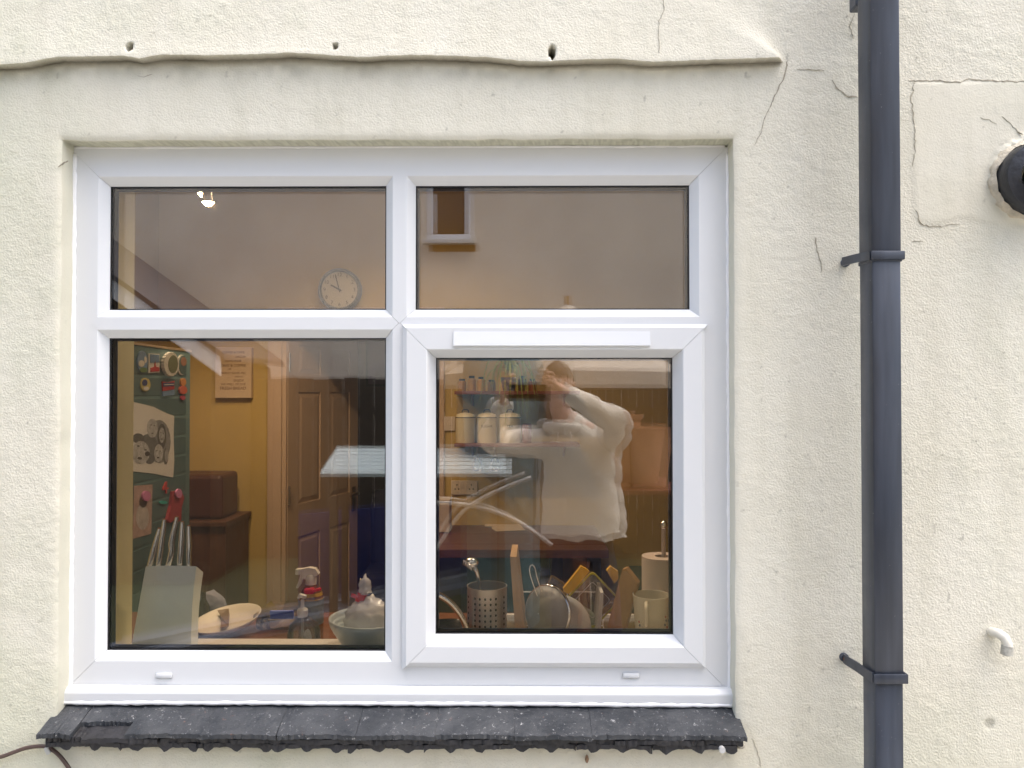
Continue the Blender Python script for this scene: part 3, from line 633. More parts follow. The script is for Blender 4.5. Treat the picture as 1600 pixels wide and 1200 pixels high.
for k, (lx_, ly_) in enumerate(((-.62, .62), (.22, .66))):  # unseen spots added to brighten the worktop things; glints hint at the right one
    st2 = thing('ceiling_spotlight', (lx_, ly_, RZ), ('left' if k == 0 else 'right') + ' unseen warm spotlight added above the window worktop', 'spotlight')
    q_ = Vector((lx_, ly_, 2.42)); g = G(); g.tube([(lx_, ly_, RZ - .002), (lx_, ly_, q_.z + .045)], .005, 8); g.lathe([(.008, .05), (.02, .045), (.026, .0), (.0245, .0), (.018, .04)], q_, 20); sh = obj('lamp_head', g, steel, st2, smooth=True)
    g = G(); g.lathe([(.0002, -.002), (.020, .003), (.018, .012), (.0002, .014)], q_, 20); obj('bulb', g, lampm, sh, smooth='all')
    pl = bpy.data.lights.new('lamp_light', 'SPOT'); pl.energy = 7 if k == 0 else 15; pl.color = (1.0, .80, .58); pl.shadow_soft_size = .03; pl.spot_size = R(110); pl.spot_blend = .7
    po = bpy.data.objects.new('lamp_light', pl); C.objects.link(po); po.location = q_ + Vector((0, 0, -.02)); po.rotation_euler = (R(-6), 0, 0)

# ================================================================== THINGS ON THE BACK WALL
# clock
cc = P(531, 453, RYB - .03); rad = 33.5 / F * 4.17
clk = thing('wall_clock', cc, 'round wall clock with grey rim high on the back wall', 'clock')
g = G(); g.lathe([(rad * .84, .012), (rad * .88, .03), (rad * .96, .03), (rad, .015), (rad, -.028)], cc, 48, rot=RX); obj('rim', g, mat('clock_rim', (.10, .115, .15), .35), clk, smooth=True)
g = G(); disc(g, cc + Vector((0, -.008, 0)), rad * .9, rad * .9, .004, 40); obj('dial', g, mat('clock_face', (.50, .45, .39), .5, var=.01), clk)
ink = mat('print_ink', (.03, .03, .035), .6)
for h in range(1, 13):
    a = math.pi / 2 - h * math.pi / 6; text(str(h), rad * .24, cc + Vector((math.cos(a) * rad * .70, -.0095, math.sin(a) * rad * .70)), ink, clk, name='numeral')
for h, ln, wd in ((9.95 / 12, .45, .004), (57.5 / 60, .72, .0028)):
    a = -h * 2 * math.pi; rt = Matrix.Rotation(-a * -1 * -1, 3, 'Y') if False else Matrix.Rotation(h * 2 * math.pi, 3, 'Y')
    g = G(); g.box((cc.x - wd, cc.y - .014 - wd, cc.z - rad * .12), (cc.x + wd, cc.y - .013 - wd, cc.z + rad * ln), rot=rt, piv=cc); obj('clock_hand', g, ink, clk)
# printed sign
a, b_ = P(338, 543, RYB - .02), P(394, 622, RYB - .02)
sg = thing('kitchen_sign', ((a.x + b_.x) / 2, RYB - .02, b_.z), 'beige printed sign about fresh bread on the ochre back wall', 'sign')
g = G(); g.box((a.x, RYB - .035, b_.z), (b_.x, RYB - .001, a.z), bev=.002); obj('board', g, mat('sign_board', (.50, .37, .25), .6, var=.05), sg)
sm_ink = mat('sign_ink', (.12, .055, .03), .7); cxs = (a.x + b_.x) / 2; hh = (a.z - b_.z)
for body, f_, sz, dx_ in (('COFFEE & CAKE', .10, .017, 0), ('UNDER', .19, .017, .04), ('HOME MADE', .27, .015, 0), ('CAKE & COFFEE', .36, .019, 0), ('OR', .43, .014, -.02), ('FRESHLY BAKED PIES', .51, .0145, 0), ('WITH A', .58, .012, .03), ('ENJOY', .66, .019, .03), ('THE SMELL OF OUR', .73, .0155, 0), ('FRESH BREAD', .81, .023, 0)):
    text(body, sz, (cxs + dx_, RYB - .0357, a.z - hh * f_), sm_ink, sg)
# shelves
shm = mat('shelf_wood', (.20, .065, .04), .5, var=.3, vs=10, stretch=(1, 12, 12))
YS1 = 2.38
def P2(px, py, y=YS1): return P(px, py, y)
for nm, py_, lab in (('wall_shelf', 611, 'upper brown wall shelf holding small jars and the trailing plant'), ('wall_shelf', 692, 'lower brown wall shelf holding the three cream canisters')):
    q_ = P2(711, py_); x1 = P2(905, py_).x
    g = G(); g.box((q_.x, 2.33, q_.z - .018), (x1, RYB - .001, q_.z), bev=.002); s_ = thing(nm, (q_.x, RYB, q_.z), lab, 'shelf'); obj('board', g, shm, s_)
    for bx in (q_.x + .08, x1 - .08): g = G(); g.prism([(bx, RYB - .001, q_.z - .0185), (bx, RYB - .001, q_.z - .08), (bx, RYB - .10, q_.z - .0185)], (.012, 0, 0)); obj('shelf_bracket', g, shm, s_)
zu, zl = P2(711, 611).z, P2(711, 692).z
canm = mat('cream_enamel', (.62, .53, .36), .3, var=.04); darkm = mat('dark_metal_trim', (.03, .025, .02), .4)
for (p0, p1, word, lab) in ((711.5, 742, None, 'leftmost of the three cream enamel canisters on the lower wall shelf'), (745.5, 776, 'SUGAR', 'middle cream canister of three, lettered SUGAR'), (780, 814, 'TEA', 'rightmost cream canister of three, lettered TEA')):
    c = P2((p0 + p1) / 2, 690); r_ = (P2(p1, 690).x - P2(p0, 690).x) / 2; h = .158
    cn = thing('canister', (c.x, YS1 + .02, zl), lab, 'canister', 'cream canisters on the lower wall shelf'); o_ = Vector((c.x, YS1 + .02, zl + .0005))
    g = G(); g.lathe([(r_ * .98, 0), (r_, .004), (r_, h * .82)], o_, 28, cap=True); obj('body', g, canm, cn, smooth=True)
    g = G(); g.lathe([(r_ * 1.03, h * .82), (r_ * 1.03, h * .845)], o_, 28, cap=True); obj('rim', g, darkm, cn)
    g = G(); g.lathe([(r_ * 1.0, h * .846), (r_ * .9, h * .93), (r_ * .45, h * .98), (.001, h)], o_, 28, cap=False); ld = obj('lid', g, canm, cn, smooth='all')
    g = G(); g.tube(smoothpts([o_ + Vector((-.018, 0, h * .98)), o_ + Vector((-.012, 0, h * 1.08)), o_ + Vector((.012, 0, h * 1.08)), o_ + Vector((.018, 0, h * .98))]), .003, 6); obj('lid_handle', g, darkm, ld)
    if word: text(word, .019, o_ + Vector((0, -r_ - .001, h * .55)), ink, cn)
tx_ = P2(823, 690); g = G(); g.lathe([(.024, 0), (.026, .003), (.026, .095), (.02, .1), (.001, .101)], (tx_.x, YS1, zl + .0005), 20, cap=True); tag(obj('copper_tin', g, mat('copper', (.45, .10, .05), .25, metal=.8), None, smooth=True), 'small shiny copper red tin right of the canisters', 'tin')
rr = random.Random(4)
for i, (px_, col, hgt) in enumerate(((722, (.35, .20, .06), .06), (737, (.42, .25, .08), .075), (752, (.5, .28, .06), .07), (768, (.25, .14, .07), .055), (816, (.14, .10, .08), .075), (832, (.30, .12, .06), .06))):
    c = P2(px_, 605); nm = ['first', 'second', 'third', 'fourth', 'fifth', 'last'][i]
    t_ = thing('spice_jar', (c.x, YS1, zu), f'small amber spice jar on the upper wall shelf, {nm} from the left', 'jar', 'spice jars on the upper shelf')
    g = G(); g.lathe([(.020, 0), (.021, .004), (.021, hgt * .8), (.014, hgt * .88)], (c.x, YS1, zu + .0004), 16, cap=True); obj('jar_body', g, mat(f'spice{i}', col, .25), t_, smooth=True)
    g = G(); g.lathe([(.0155, hgt * .885), (.0155, hgt * 1.05)], (c.x, YS1, zu + .0004), 16, cap=True); obj('lid', g, darkm, t_)
# trailing plant in a pot on the upper shelf
pc = P2(795, 600, 2.36); pt = thing('spider_plant', (pc.x, 2.36, zu), 'spider plant with long yellow green leaves trailing over the upper shelf', 'plant')
g = G(); g.lathe([(.030, 0), (.045, .07), (.042, .07), (.028, .01)], (pc.x, 2.37, zu + .0005), 24); obj('pot', g, mat('blue_pot', (.07, .10, .17), .3), pt, smooth=True)
lm = mat('striped_leaf', (.30, .34, .07), .5, var=.5, vs=30)
for i in range(26):
    a = rr.uniform(0, 2 * math.pi); rch = rr.uniform(.05, .17); drop = rr.uniform(-.02, .24); top = rr.uniform(.05, .14)
    p0 = Vector((pc.x, 2.37, zu + .065)); d_ = Vector((math.cos(a), -abs(math.sin(a)) * .45 - .12, 0))
    pts = smoothpts([p0, p0 + d_ * rch * .3 + Vector((0, 0, top)), p0 + d_ * rch * .8 + Vector((0, 0, top * .6)), p0 + d_ * rch * 1.1 + Vector((0, 0, -drop))], 4)
    vs = []; m_ = len(pts)
    for k, p in enumerate(pts):
        w_ = .0035 * math.sin(math.pi * min(.97, k / m_ + .08)) + .0003; s_ = Vector((-math.sin(a), math.cos(a) * .3, 0)).normalized(); vs += [p - s_ * w_, p + Vector((0, 0, -w_ * .5)), p + s_ * w_]
    fs = []
    for k in range(m_ - 1): a_ = 3 * k; fs += [(a_, a_ + 1, a_ + 4, a_ + 3), (a_ + 1, a_ + 2, a_ + 5, a_ + 4)]
    g = G(); g.add(vs, fs); obj('leaf', g, lm, pt, smooth='all', fix=False)
# glasses hanging under the lower shelf
for i, px_ in enumerate((746, 773)):
    c = P2(px_, 700, 2.36); g = G(); g.lathe([(.028, -.021), (.004, -.024), (.003, -.07), (.020, -.085), (.031, -.115), (.028, -.145), (.0265, -.145), (.029, -.115), (.018, -.088)], (c.x, 2.38, zl), 24)
    tag(obj('wine_glass', g, clear('thin_glass', (.93, .93, .93), 2.2), None, smooth='all'), ('left' if i == 0 else 'right') + ' of the two clear glasses hanging under the lower wall shelf', 'glass', 'glasses under the shelf')
# socket and switch
plm = mat('switch_plastic', (.55, .46, .38), .4, var=.02)
def plate(px0, px1, py0, py1, name, lab, cat, holes, sw):
    a, b_ = P(px0, py0, RYB - .01), P(px1, py1, RYB - .01); t_ = thing(name, ((a.x + b_.x) / 2, RYB, b_.z), lab, cat)
    g = G(); g.box((a.x, RYB - .010, b_.z), (b_.x, RYB - .0008, a.z), bev=.002); obj('plate', g, plm, t_)
    W, H = b_.x - a.x, a.z - b_.z
    for (u, v) in holes: g = G(); g.box((a.x + W * u - .003, RYB - .0105, a.z - H * v - .004), (a.x + W * u + .003, RYB - .0098, a.z - H * v + .004)); obj('socket_slot', g, ink, t_)
    for (u, v) in sw: g = G(); g.box((a.x + W * u - .007, RYB - .014, a.z - H * v - .010), (a.x + W * u + .007, RYB - .0102, a.z - H * v + .010), bev=.001); obj('switch_rocker', g, plm, t_)
plate(705, 746, 751, 773, 'double_socket', 'white double wall socket above the back counter', 'socket', [(.15, .6), (.29, .6), (.22, .3), (.70, .6), (.84, .6), (.77, .3)], [(.40, .35), (.60, .35)])
plate(689, 711, 651, 673, 'light_switch', 'white double light switch left of the canisters', 'switch', [], [(.3, .5), (.68, .5)])
# back counter
cb = thing('back_counter', (0, 2.2, 0), 'dark red wooden counter against the back wall', 'counter'); cx1 = P(951, 857, 1.84).x
redtop = mat('red_counter_top', (.115, .045, .032), .35, var=.3, vs=8, stretch=(1, 10, 10), coat=.2)
for k in range(5):
    y0 = 1.84 + k * .1335; g = G(); g.box((-.42, y0, .868), (cx1, y0 + .1325, .905 + .0006 * (k % 2)), bev=.0015); obj('plank', g, redtop, cb)
g = G(); g.box((-.40, 1.90, .02), (.10, 2.49, .865)); obj('cupboard', g, mat('cupboard_grey_green', (.07, .075, .05), .6), cb)
for lx_ in (.14, cx1 - .09): g = G(); g.box((lx_, 1.88, 0), (lx_ + .06, 1.94, .867)); obj('leg', g, darkm, cb)
# things on the counter
a = P(790, 824, 2.05); pm = mat('paper_kraft', (.55, .43, .32), .8)
z_ = .9075; g = G(); poly = [P(757, 819, 2.2), P(790, 817, 2.2), P(808, 816, 2.2), P(821, 830, 2.0), P(775, 831, 2.0), P(769, 826, 2.0), P(757, 824, 2.0)]
def onz(px, py, z): d = fwd + rgt * ((px - 800) / F) - upv * ((py - 600) / F); return CAM + d * ((z - CAM.z) / d.z)
poly = [onz(x_, y_, z_) for x_, y_ in ((757, 818), (763, 817), (808, 816), (821, 829), (800, 830), (775, 830.5), (768, 826), (770, 823), (758, 823))]
g.prism(poly, (0, 0, .0025)); tag(obj('torn_paper', g, pm, None), 'torn piece of brown paper lying on the red back counter', 'paper')
a = P(693, 820, 2.30); g = G(); g.box((a.x - .06, 2.26, .907), (a.x + .035, 2.38, 1.06), bev=.006); bb = thing('bread_bin', (a.x, 2.3, .907), 'pale box standing at the left end of the back counter', 'box'); obj('body', g, mat('pale_box', (.50, .40, .33), .5), bb)
g = G(); g.box((a.x - .062, 2.258, 1.0605), (a.x + .037, 2.382, 1.075), bev=.003); obj('lid', g, mat('pale_box', (0, 0, 0)), bb)
c = P(893, 905, 1.5); g = G(); g.lathe([(.12, 0), (.14, .02), (.15, .55), (.145, .60), (.10, .66), (.001, .68)], (c.x, 1.6, 0.001), 28, cap=True); tag(obj('waste_bin', g, mat('black_bin', (.01, .01, .012), .3), None, smooth=True), 'black rounded bin standing below the right end of the back counter', 'bin')
a = P(1035, 905, 2.2); g = G(); g.box((a.x - .15, 1.95, .0), (a.x + .45, 2.48, .70), bev=.02); tag(obj('storage_chest', g, mat('dark_chest', (.015, .013, .016), .5), None), 'dark low chest against the back wall behind the kitchen roll', 'chest')
# low dark cabinet at the left with a box on it
cx_ = P(355, 815, 2.15).x; cab2 = thing('side_cabinet', (cx_ - .3, 2.3, 0), 'dark brown wooden cabinet in the far left corner', 'cabinet')
bw = mat('dark_brown_wood', (.085, .035, .018), .5, var=.3, vs=7, stretch=(6, 6, 1))
ztop = P(355, 815, 2.15).z
g = G(); g.box((RX0 + .01, 2.16, 0), (cx_ - .012, 2.49, ztop - .025)); obj('carcass', g, bw, cab2); g = G(); g.box((RX0 + .01, 2.14, ztop - .0248), (cx_, 2.50, ztop), bev=.003); obj('top', g, bw, cab2)
bx0 = P(300, 800, 2.2).x; bx1 = P(346, 800, 2.2).x; bz1 = P(346, 742, 2.2).z
g = G(); g.box((bx0 - .25, 2.2, ztop + .001), (bx1, 2.44, bz1), bev=.02); tag(obj('bread_crock', g, mat('dark_red_box', (.06, .018, .012), .4), None), 'dark reddish brown box standing on the corner cabinet', 'box')
g = G(); sx_ = P(300, 700, 1.75).x; g.box((sx_ - .30, 1.50, 0), (sx_ + .02, 1.52, 1.78)); tag(obj('tall_side_panel', g, bw, None), 'tall dark reddish panel standing behind the fridge', 'panel')

# ================================================================== FRIDGE AND MAGNETS
FX = -1.27; FY0, FY1 = .64, 1.325; FZ = 1.772
fr = thing('fridge', (-1.6, 1.0, 0), 'dark green grey fridge covered with magnets at the left', 'fridge')
frm = mat('fridge_green', (.085, .145, .15), .4, var=.08, vs=4)
g = G(); g.box((RX0 + .02, FY0, .02), (FX - .055, FY1 - .01, FZ - .004), bev=.006); obj('cabinet', g, frm, fr)
g = G(); g.box((FX - .05, FY0, .06), (FX, FY1, FZ), bev=.010); dr = obj('door', g, frm, fr, smooth=True)
g = G(); g.box((RX0 + .02, FY0 + .002, FZ - .0035), (FX + .001, FY1 - .002, FZ + .004)); obj('top_trim', g, mat('fridge_trim', (.5, .38, .25), .4), fr)
for k in range(21):
    z0 = FZ - .10 - k * .072; g = G(); g.box((FX + .0002, FY0 + .02, z0), (FX + .0024, FY1 - .05, z0 + .062), bev=.001); obj('ribbed_panel', g, frm, dr)
def onfr(px, py):               # point of the fridge door plane seen at a pixel
    d = fwd + rgt * ((px - 800) / F) - upv * ((py - 600) / F); t = (FX + .003 - CAM.x) / d.x; return CAM + d * t
def fpoly(pts, th): 
    g = G(); g.prism([onfr(*p) for p in pts], (th, 0, 0)); return g
def fell(px, py, rx, ry, th, n=20, off=0):
    g = G(); vs = [onfr(px + rx * math.cos(a), py + ry * math.sin(a)) + Vector((off, 0, 0)) for a in [2 * math.pi * k / n for k in range(n)]]; g.prism(vs, (th, 0, 0)); return g
cmat = lambda nm, c: mat('paint_' + nm, c, .45, var=.1)
blue_, redd, whit, pinkm, yell, teal, orng, navy_ = cmat('sky_blue', (.16, .26, .42)), cmat('red', (.45, .05, .05)), cmat('white', (.62, .60, .56)), cmat('pink', (.55, .20, .38)), cmat('yellow', (.5, .42, .15)), cmat('teal', (.05, .35, .32)), cmat('orange', (.6, .25, .07)), cmat('navy', (.04, .05, .16))
def magnet(label, *parts):
    first = parts[0]; c = Vector(first[1].v[0]); t_ = thing('fridge_magnet', c, label, 'magnet', 'magnets on the fridge door')
    for nm, g, m in parts: obj(nm, g, m, t_)
    return t_
magnet('oval blue magnet with a white animal, top left on the fridge', ('backing', fell(221, 565, 8, 17, .004), blue_), ('figure', fell(219, 568, 4.5, 5, .0015, off=.0042), whit), ('figure', fell(225, 562, 2, 5, .0015, off=.0042), whit), ('lawn', fell(222, 578, 6, 4, .001, off=.0042), cmat('green', (.12, .2, .08))))
magnet('rectangular picture magnet with a red tower under a blue sky', ('card', fpoly([(231, 552), (248, 553), (248, 582), (231, 583)], .003), whit), ('sky', fpoly([(233, 553.5), (247, 554.5), (247, 566), (233, 567)], .0045), blue_), ('tower', fpoly([(233.5, 575), (239, 573), (240.5, 564), (242, 573), (247, 574), (247, 580), (233.5, 581)], .005), redd))
g = G(); cc_ = onfr(263, 569); vs = []
for k in range(42):
    a = 2 * math.pi * k / 42; q_ = 1.0 + .06 * (k % 2); vs.append(onfr(263 + 11.5 * q_ * math.cos(a), 569 + 18 * q_ * math.sin(a)))
g.prism(vs, (.012, 0, 0)); magnet('big white bottle cap magnet with a green centre', ('cap', g, whit), ('centre', fell(265, 569, 7.5, 14, .001, off=.0125), cmat('olive', (.16, .18, .10))))
magnet('thin pale ring magnet beside the bottle cap magnet', ('ring', fell(283, 570, 7, 16, .003), whit), ('centre', fell(284, 570, 6, 14.5, .001, off=.0033), frm), ('badge', fell(285, 565, 4.5, 7, .001, off=.0045), cmat('brick', (.35, .18, .12))))
magnet('round yellow and black magnet below the oval blue one', ('backing', fell(226, 601, 7.5, 10.5, .004), yell), ('emblem', fell(224, 598, 4, 5, .001, off=.0045), navy_), ('emblem', fell(226, 607, 4, 3, .001, off=.0045), whit))
magnet('red white and blue flag shaped magnet', ('cloth', fpoly([(252, 596), (260, 598), (271, 595), (271, 608), (253, 611)], .004), redd), ('band', fpoly([(253, 598), (270, 598), (270, 603), (253, 604)], .0055), navy_), ('stripe', fpoly([(254, 600.5), (269, 600), (269, 601.3), (254, 601.8)], .0065), whit), ('base', fpoly([(253, 612), (271, 609), (271, 617), (253, 619)], .004), blue_))
magnet('orange and red figure shaped magnet at the right edge of the fridge', ('head', fell(284.5, 597, 4.2, 6, .006), orng), ('body', fell(284, 609.5, 6, 6.5, .007), cmat('coral', (.55, .12, .07))), ('foot', fell(284, 621.5, 3.5, 3.5, .006), cmat('crimson', (.5, .07, .12))))
magnet('small red figure 4 magnet under the drawing', ('numeral', fpoly([(257.5, 753), (260, 752.5), (259, 762), (262, 761.5), (262, 764), (259.5, 764.5), (259.5, 771), (257.5, 771), (257.5, 765), (253, 766), (253, 763)], .004), redd))
magnet('small teal blob magnet under the figure 4', ('blob', fell(254, 785, 6, 2.6, .004), teal))
magnet('pink oval magnet with a red clip hanging from it', ('oval', fell(272.5, 771, 4.8, 7.2, .006, off=.012), pinkm), ('clip', fpoly([(266, 768), (279, 766), (284, 778), (280, 792), (279, 813), (271, 817), (268, 812), (262, 817), (257, 813), (263, 790)], .010), cmat('clip_red', (.36, .05, .06))))
magnet('pink oval magnet holding the photo at the lower left of the fridge', ('oval', fell(225, 775, 6.2, 8, .006, off=.004), pinkm))
# drawing and photo
dw = thing('portrait_drawing', onfr(240, 745), 'white sheet with a pencil drawing of four faces held on the fridge', 'drawing')
g = fpoly([(203, 627), (225, 632), (240, 636), (258, 645), (272, 650), (271, 668), (271, 690), (272, 720), (270, 746), (240, 740), (203, 736)], .0012); obj('sheet', g, mat('drawing_paper', (.62, .60, .57), .8, var=.03), dw)
pen = lambda k: mat(f'pencil{k}', (k / 100,) * 3, .9, var=.5, vs=60)
for (px_, py_, rx, ry, k, off) in ((248, 690, 18, 34, 22, .0014), (231, 700, 16, 22, 14, .0016), (219, 707, 14, 18, 40, .0019), (215, 685, 9, 8, 10, .0018), (237, 669, 8.5, 15, 38, .0018), (252, 682, 7, 20, 9, .0019), (252, 680, 4.6, 12, 34, .0022), (247, 708, 7, 14, 42, .0022), (258, 713, 4, 13, 12, .0020), (259, 712, 2.6, 10, 32, .0023), (233, 717, 8, 8, 12, .0017)):
    obj('sketch', fell(px_, py_, rx, ry, .0002, off=off), pen(k), dw)
for (px_, py_, rx, ry) in ((215, 697, 2.4, 1.1), (226, 703, 2.2, 1.1), (217, 716, 3.6, 2.2), (235, 664, 1.2, .9), (240, 665, 1.2, .9), (237, 677, 1.8, .8), (250, 676, 1, .8), (254, 677, 1, .8), (252, 686, 1.4, .7), (244, 704, 1, .8), (249, 705, 1, .8), (246, 715, 2, 1.2), (229, 709, 4, 4)):
    obj('sketch_line', fell(px_, py_, rx, ry, .0002, 10, off=.0026), pen(5), dw)
ph = thing('photo_print', onfr(225, 835), 'portrait photo held by a pink magnet low on the fridge', 'photo')
obj('print', fpoly([(209, 759), (238, 757), (236, 834), (207, 842)], .001), mat('photo_pale', (.42, .30, .27), .4, var=.35, vs=25), ph)
obj('figure', fell(222, 808, 10, 20, .0003, off=.0012), mat('photo_figure', (.48, .44, .42), .4, var=.3, vs=30), ph); obj('figure', fell(223, 784, 6, 9, .0003, off=.0016), mat('photo_hair', (.10, .07, .06), .4), ph)

# ================================================================== ON THE WINDOW BOARD, LEFT
SZ = .986
kb = thing('knife_block', P(255, 1008, .2), 'curved pale mint knife block holding five steel handled knives', 'knife block')
y0 = .170
zb_, zt_ = SZ, P(260, 888, y0).z
bl, br, tl_, tr_ = P(203, 1000, y0).x, P(298, 1000, y0).x, P(221, 900, y0).x, P(301, 900, y0).x
g = G(); NU, NV = 14, 10; vs = []
for side in (0, 1):
    for j in range(NV + 1):
        v_ = j / NV
        for i in range(NU + 1):
            u_ = i / NU; x0_ = bl + (tl_ - bl) * v_ ; x1_ = br + (tr_ - br) * v_ - .004 * math.sin(math.pi * v_)
            arc = .012 * math.sin(math.pi * u_)
            zz_ = zb_ + (zt_ - zb_) * v_ + (.004 * math.sin(math.pi * u_) * v_)
            yy_ = y0 + .002 - arc * .9 + .055 * v_ * .35 if side == 0 else y0 + .072 + .02 * v_
            if side == 1: x0_ += .014; x1_ -= .012; zz_ -= .030 * v_
            vs.append((x0_ + (x1_ - x0_) * u_, yy_, zz_))
S = (NU + 1) * (NV + 1); I = lambda s, i, j: s * S + j * (NU + 1) + i; fs = []
for j in range(NV):
    for i in range(NU): fs += [(I(0, i, j), I(0, i + 1, j), I(0, i + 1, j + 1), I(0, i, j + 1)), (I(1, i, j), I(1, i, j + 1), I(1, i + 1, j + 1), I(1, i + 1, j))]
    fs += [(I(0, 0, j), I(0, 0, j + 1), I(1, 0, j + 1), I(1, 0, j)), (I(0, NU, j), I(1, NU, j), I(1, NU, j + 1), I(0, NU, j + 1))]
for i in range(NU): fs += [(I(0, i, NV), I(0, i + 1, NV), I(1, i + 1, NV), I(1, i, NV)), (I(0, i, 0), I(1, i, 0), I(1, i + 1, 0), I(0, i + 1, 0))]
g.add(vs, fs); obj('block', g, mat('mint_block', (.84, .90, .87), .4, var=.02, vs=20), kb, smooth=True)
g = G(); q_ = P(248, 912, y0 - .013); g.tube([P(240, 916, y0 - .0085), P(242, 909, y0 - .0085), P(247, 905, y0 - .0085)], .0009, 6); obj('emblem', g, mat('emblem_pale', (.75, .78, .75), .4), kb)
cop = mat('copper_ring', (.6, .25, .12), .3, metal=1)
for (bx_, by_, tx_, ty_, w_, cv) in ((231, 888, 249, 826, 4.3, 0), (246, 889, 257, 812, 4.4, 0), (260, 887, 276, 808, 4.7, 3), (280, 888, 285, 816, 4.6, 0), (296, 886, 295, 822, 4.4, -1)):
    a, b_ = P(bx_, by_ + 5, y0 + .03), P(tx_, ty_, y0 + .045); kn = thing('kitchen_knife', a, {231: 'short steel handled knife at the left end of the knife block', 246: 'steel handled knife, second from the left in the knife block', 260: 'tallest steel knife with the curved handle in the middle of the block', 280: 'steel handled knife, second from the right in the knife block', 296: 'steel handled knife at the right end of the knife block'}[bx_], 'knife', 'knives in the knife block')
    pts = []; rad_ = []
    for k in range(9): t = k / 8; pts.append(a.lerp(b_, t) + Vector((cv * .0012 * math.sin(math.pi * t * 1.2) * (1 if t < .5 else -.4), 0, 0))); rad_.append(w_ * .00155 * (.45 + .62 * math.sin(math.pi * min(1, .15 + t * .75))))
    g = G(); g.tube(pts, rad_, 14); obj('handle', g, steel, kn, smooth=True)
    g = G(); d_ = (b_ - a).normalized(); g.tube([b_ - d_ * .001, b_ + d_ * .0025], rad_[-1] * .9, 12); obj('end_ring', g, cop, kn)
# bowls and bag
bc = P(581, 1005, .215); greyb = mat('grey_bowl', (.52, .57, .59), .3, var=.03)
for k, (r_, h_, zo, lab) in enumerate(((.088, .050, 0, 'bottom bowl of the grey stack under the bag'), (.095, .052, .009, 'middle bowl of the grey stack on the window board'), (.103, .056, .018, 'top bowl of the grey stack, holding the plastic bag'))):
    g = G(); pr = [(.034, 0), (.036, .003)] + [(.036 + (r_ - .036) * math.sin(t * math.pi / 2) ** .9, .003 + h_ * (1 - math.cos(t * math.pi / 2)) ** .95) for t in (.2, .4, .6, .8, .9, 1)]
    pr += [(r_ - .003, h_ + .0035)] + [(.034 + (r_ - .038) * math.sin(t * math.pi / 2) ** .9, .006 + h_ * (1 - math.cos(t * math.pi / 2)) ** .95) for t in (.9, .8, .6, .4, .2)] + [(.001, .006)]
    g.lathe(pr, (bc.x, .215, SZ + zo), 44); tag(obj('bowl', g, greyb, None, smooth='all'), lab, 'bowl', 'stacked grey bowls')
bagm = clear('plastic_bag_film', (.9, .88, .88), 1.3, diff=.72, dcol=(.88, .86, .86), rough=.28)
bg_ = thing('bread_bag', (bc.x, .215, SZ + .03), 'clear plastic bag with a red tie lying in the grey bowls', 'bag')
def blob(c, s, amp_, fr_, seed=0, sub=4):
    bm = bmesh.new(); bmesh.ops.create_icosphere(bm, subdivisions=sub, radius=1); bm.verts.ensure_lookup_table(); vs = []
    for v in bm.verts:
        p = v.co; d = 1 + amp_ * (abs(noise.noise(p * fr_ + Vector((seed, 0, 0)))) * 2 - .5) + amp_ * .5 * noise.noise(p * fr_ * 2.7)
        vs.append(Vector(c) + Vector((p.x * s[0], p.y * s[1], p.z * s[2])) * d)
    fs = [[v.index for v in f.verts] for f in bm.faces]; bm.free(); g = G(); g.add(vs, fs); return g
cb_ = P(573, 966, .215)
obj('bag_body', blob(cb_ + Vector((.006, 0, -.002)), (.060, .052, .050), .16, 3.6, 3), bagm, bg_, smooth='all')
obj('crumpet', blob(cb_ + Vector((-.005, 0, -.012)), (.040, .038, .030), .12, 1.7, 9, 3), mat('bread_crust', (.70, .58, .52), .8, var=.2), bg_, smooth='all')
obj('crumpet', blob(cb_ + Vector((.035, 0, -.012)), (.030, .034, .030), .12, 1.7, 5, 3), mat('bread_pale', (.74, .66, .66), .8, var=.2), bg_, smooth='all')
tk = P(565, 933, .215); g = G(); g.lathe([(.014, -.010), (.010, -.004), (.011, .004), (.013, .009)], tk, 14, rot=Matrix.Rotation(R(12), 3, 'Y')); g.box(tk + Vector((-.024, -.01, .0)), tk + Vector((-.006, -.006, .008)), rot=Matrix.Rotation(R(20), 3, 'Y')); obj('red_tie', g, mat('red_tape', (.75, .035, .025), .4), bg_, smooth=True)
obj('bag_neck', blob(P(570, 916, .215), (.0155, .012, .022), .45, 2.6, 2, 3), clear('plastic_bag_neck', (.8, .78, .78), 2.0, diff=.75, dcol=(.88, .84, .84), rough=.15), bg_, smooth='all')

# ================================================================== ON THE WORKTOP, LEFT
WZ = .906
pcn = P(355, 967, .62); rot = Matrix.Rotation(R(-7), 3, 'Y') @ Matrix.Rotation(R(9), 3, 'X')
dsh = thing('shallow_dish', pcn, 'beige shallow dish with a brown streak lying tilted on the worktop', 'dish'); r_ = .096 * 1.02
g = G(); g.lathe([(.001, -.024), (r_ * .5, -.023), (r_ * .85, -.012), (r_, .004), (r_ * .975, .004), (r_ * .8, -.006), (r_ * .45, -.012), (.001, -.013)], pcn, 48, rot=rot); obj('bowl_body', g, mat('beige_dish', (.56, .48, .39), .45, var=.06), dsh, smooth='all')
g = G(); sp0 = [pcn + rot @ Vector(v) for v in ((-.050, .060, .0045), (-.018, .066, .004), (-.004, .03, -.004), (.026, -.062, .002), (.004, -.068, .002), (-.022, .01, -.006), (-.034, .035, -.001))]
g.prism(sp0, (0, 0, .0015)); obj('brown_spatula', g, mat('spatula_brown', (.17, .09, .04), .5), dsh)
c = P(438, 955, .72); cl = clear('clear_plastic', (.90, .90, .90), 1.8, diff=.06, dcol=(.6, .5, .45))
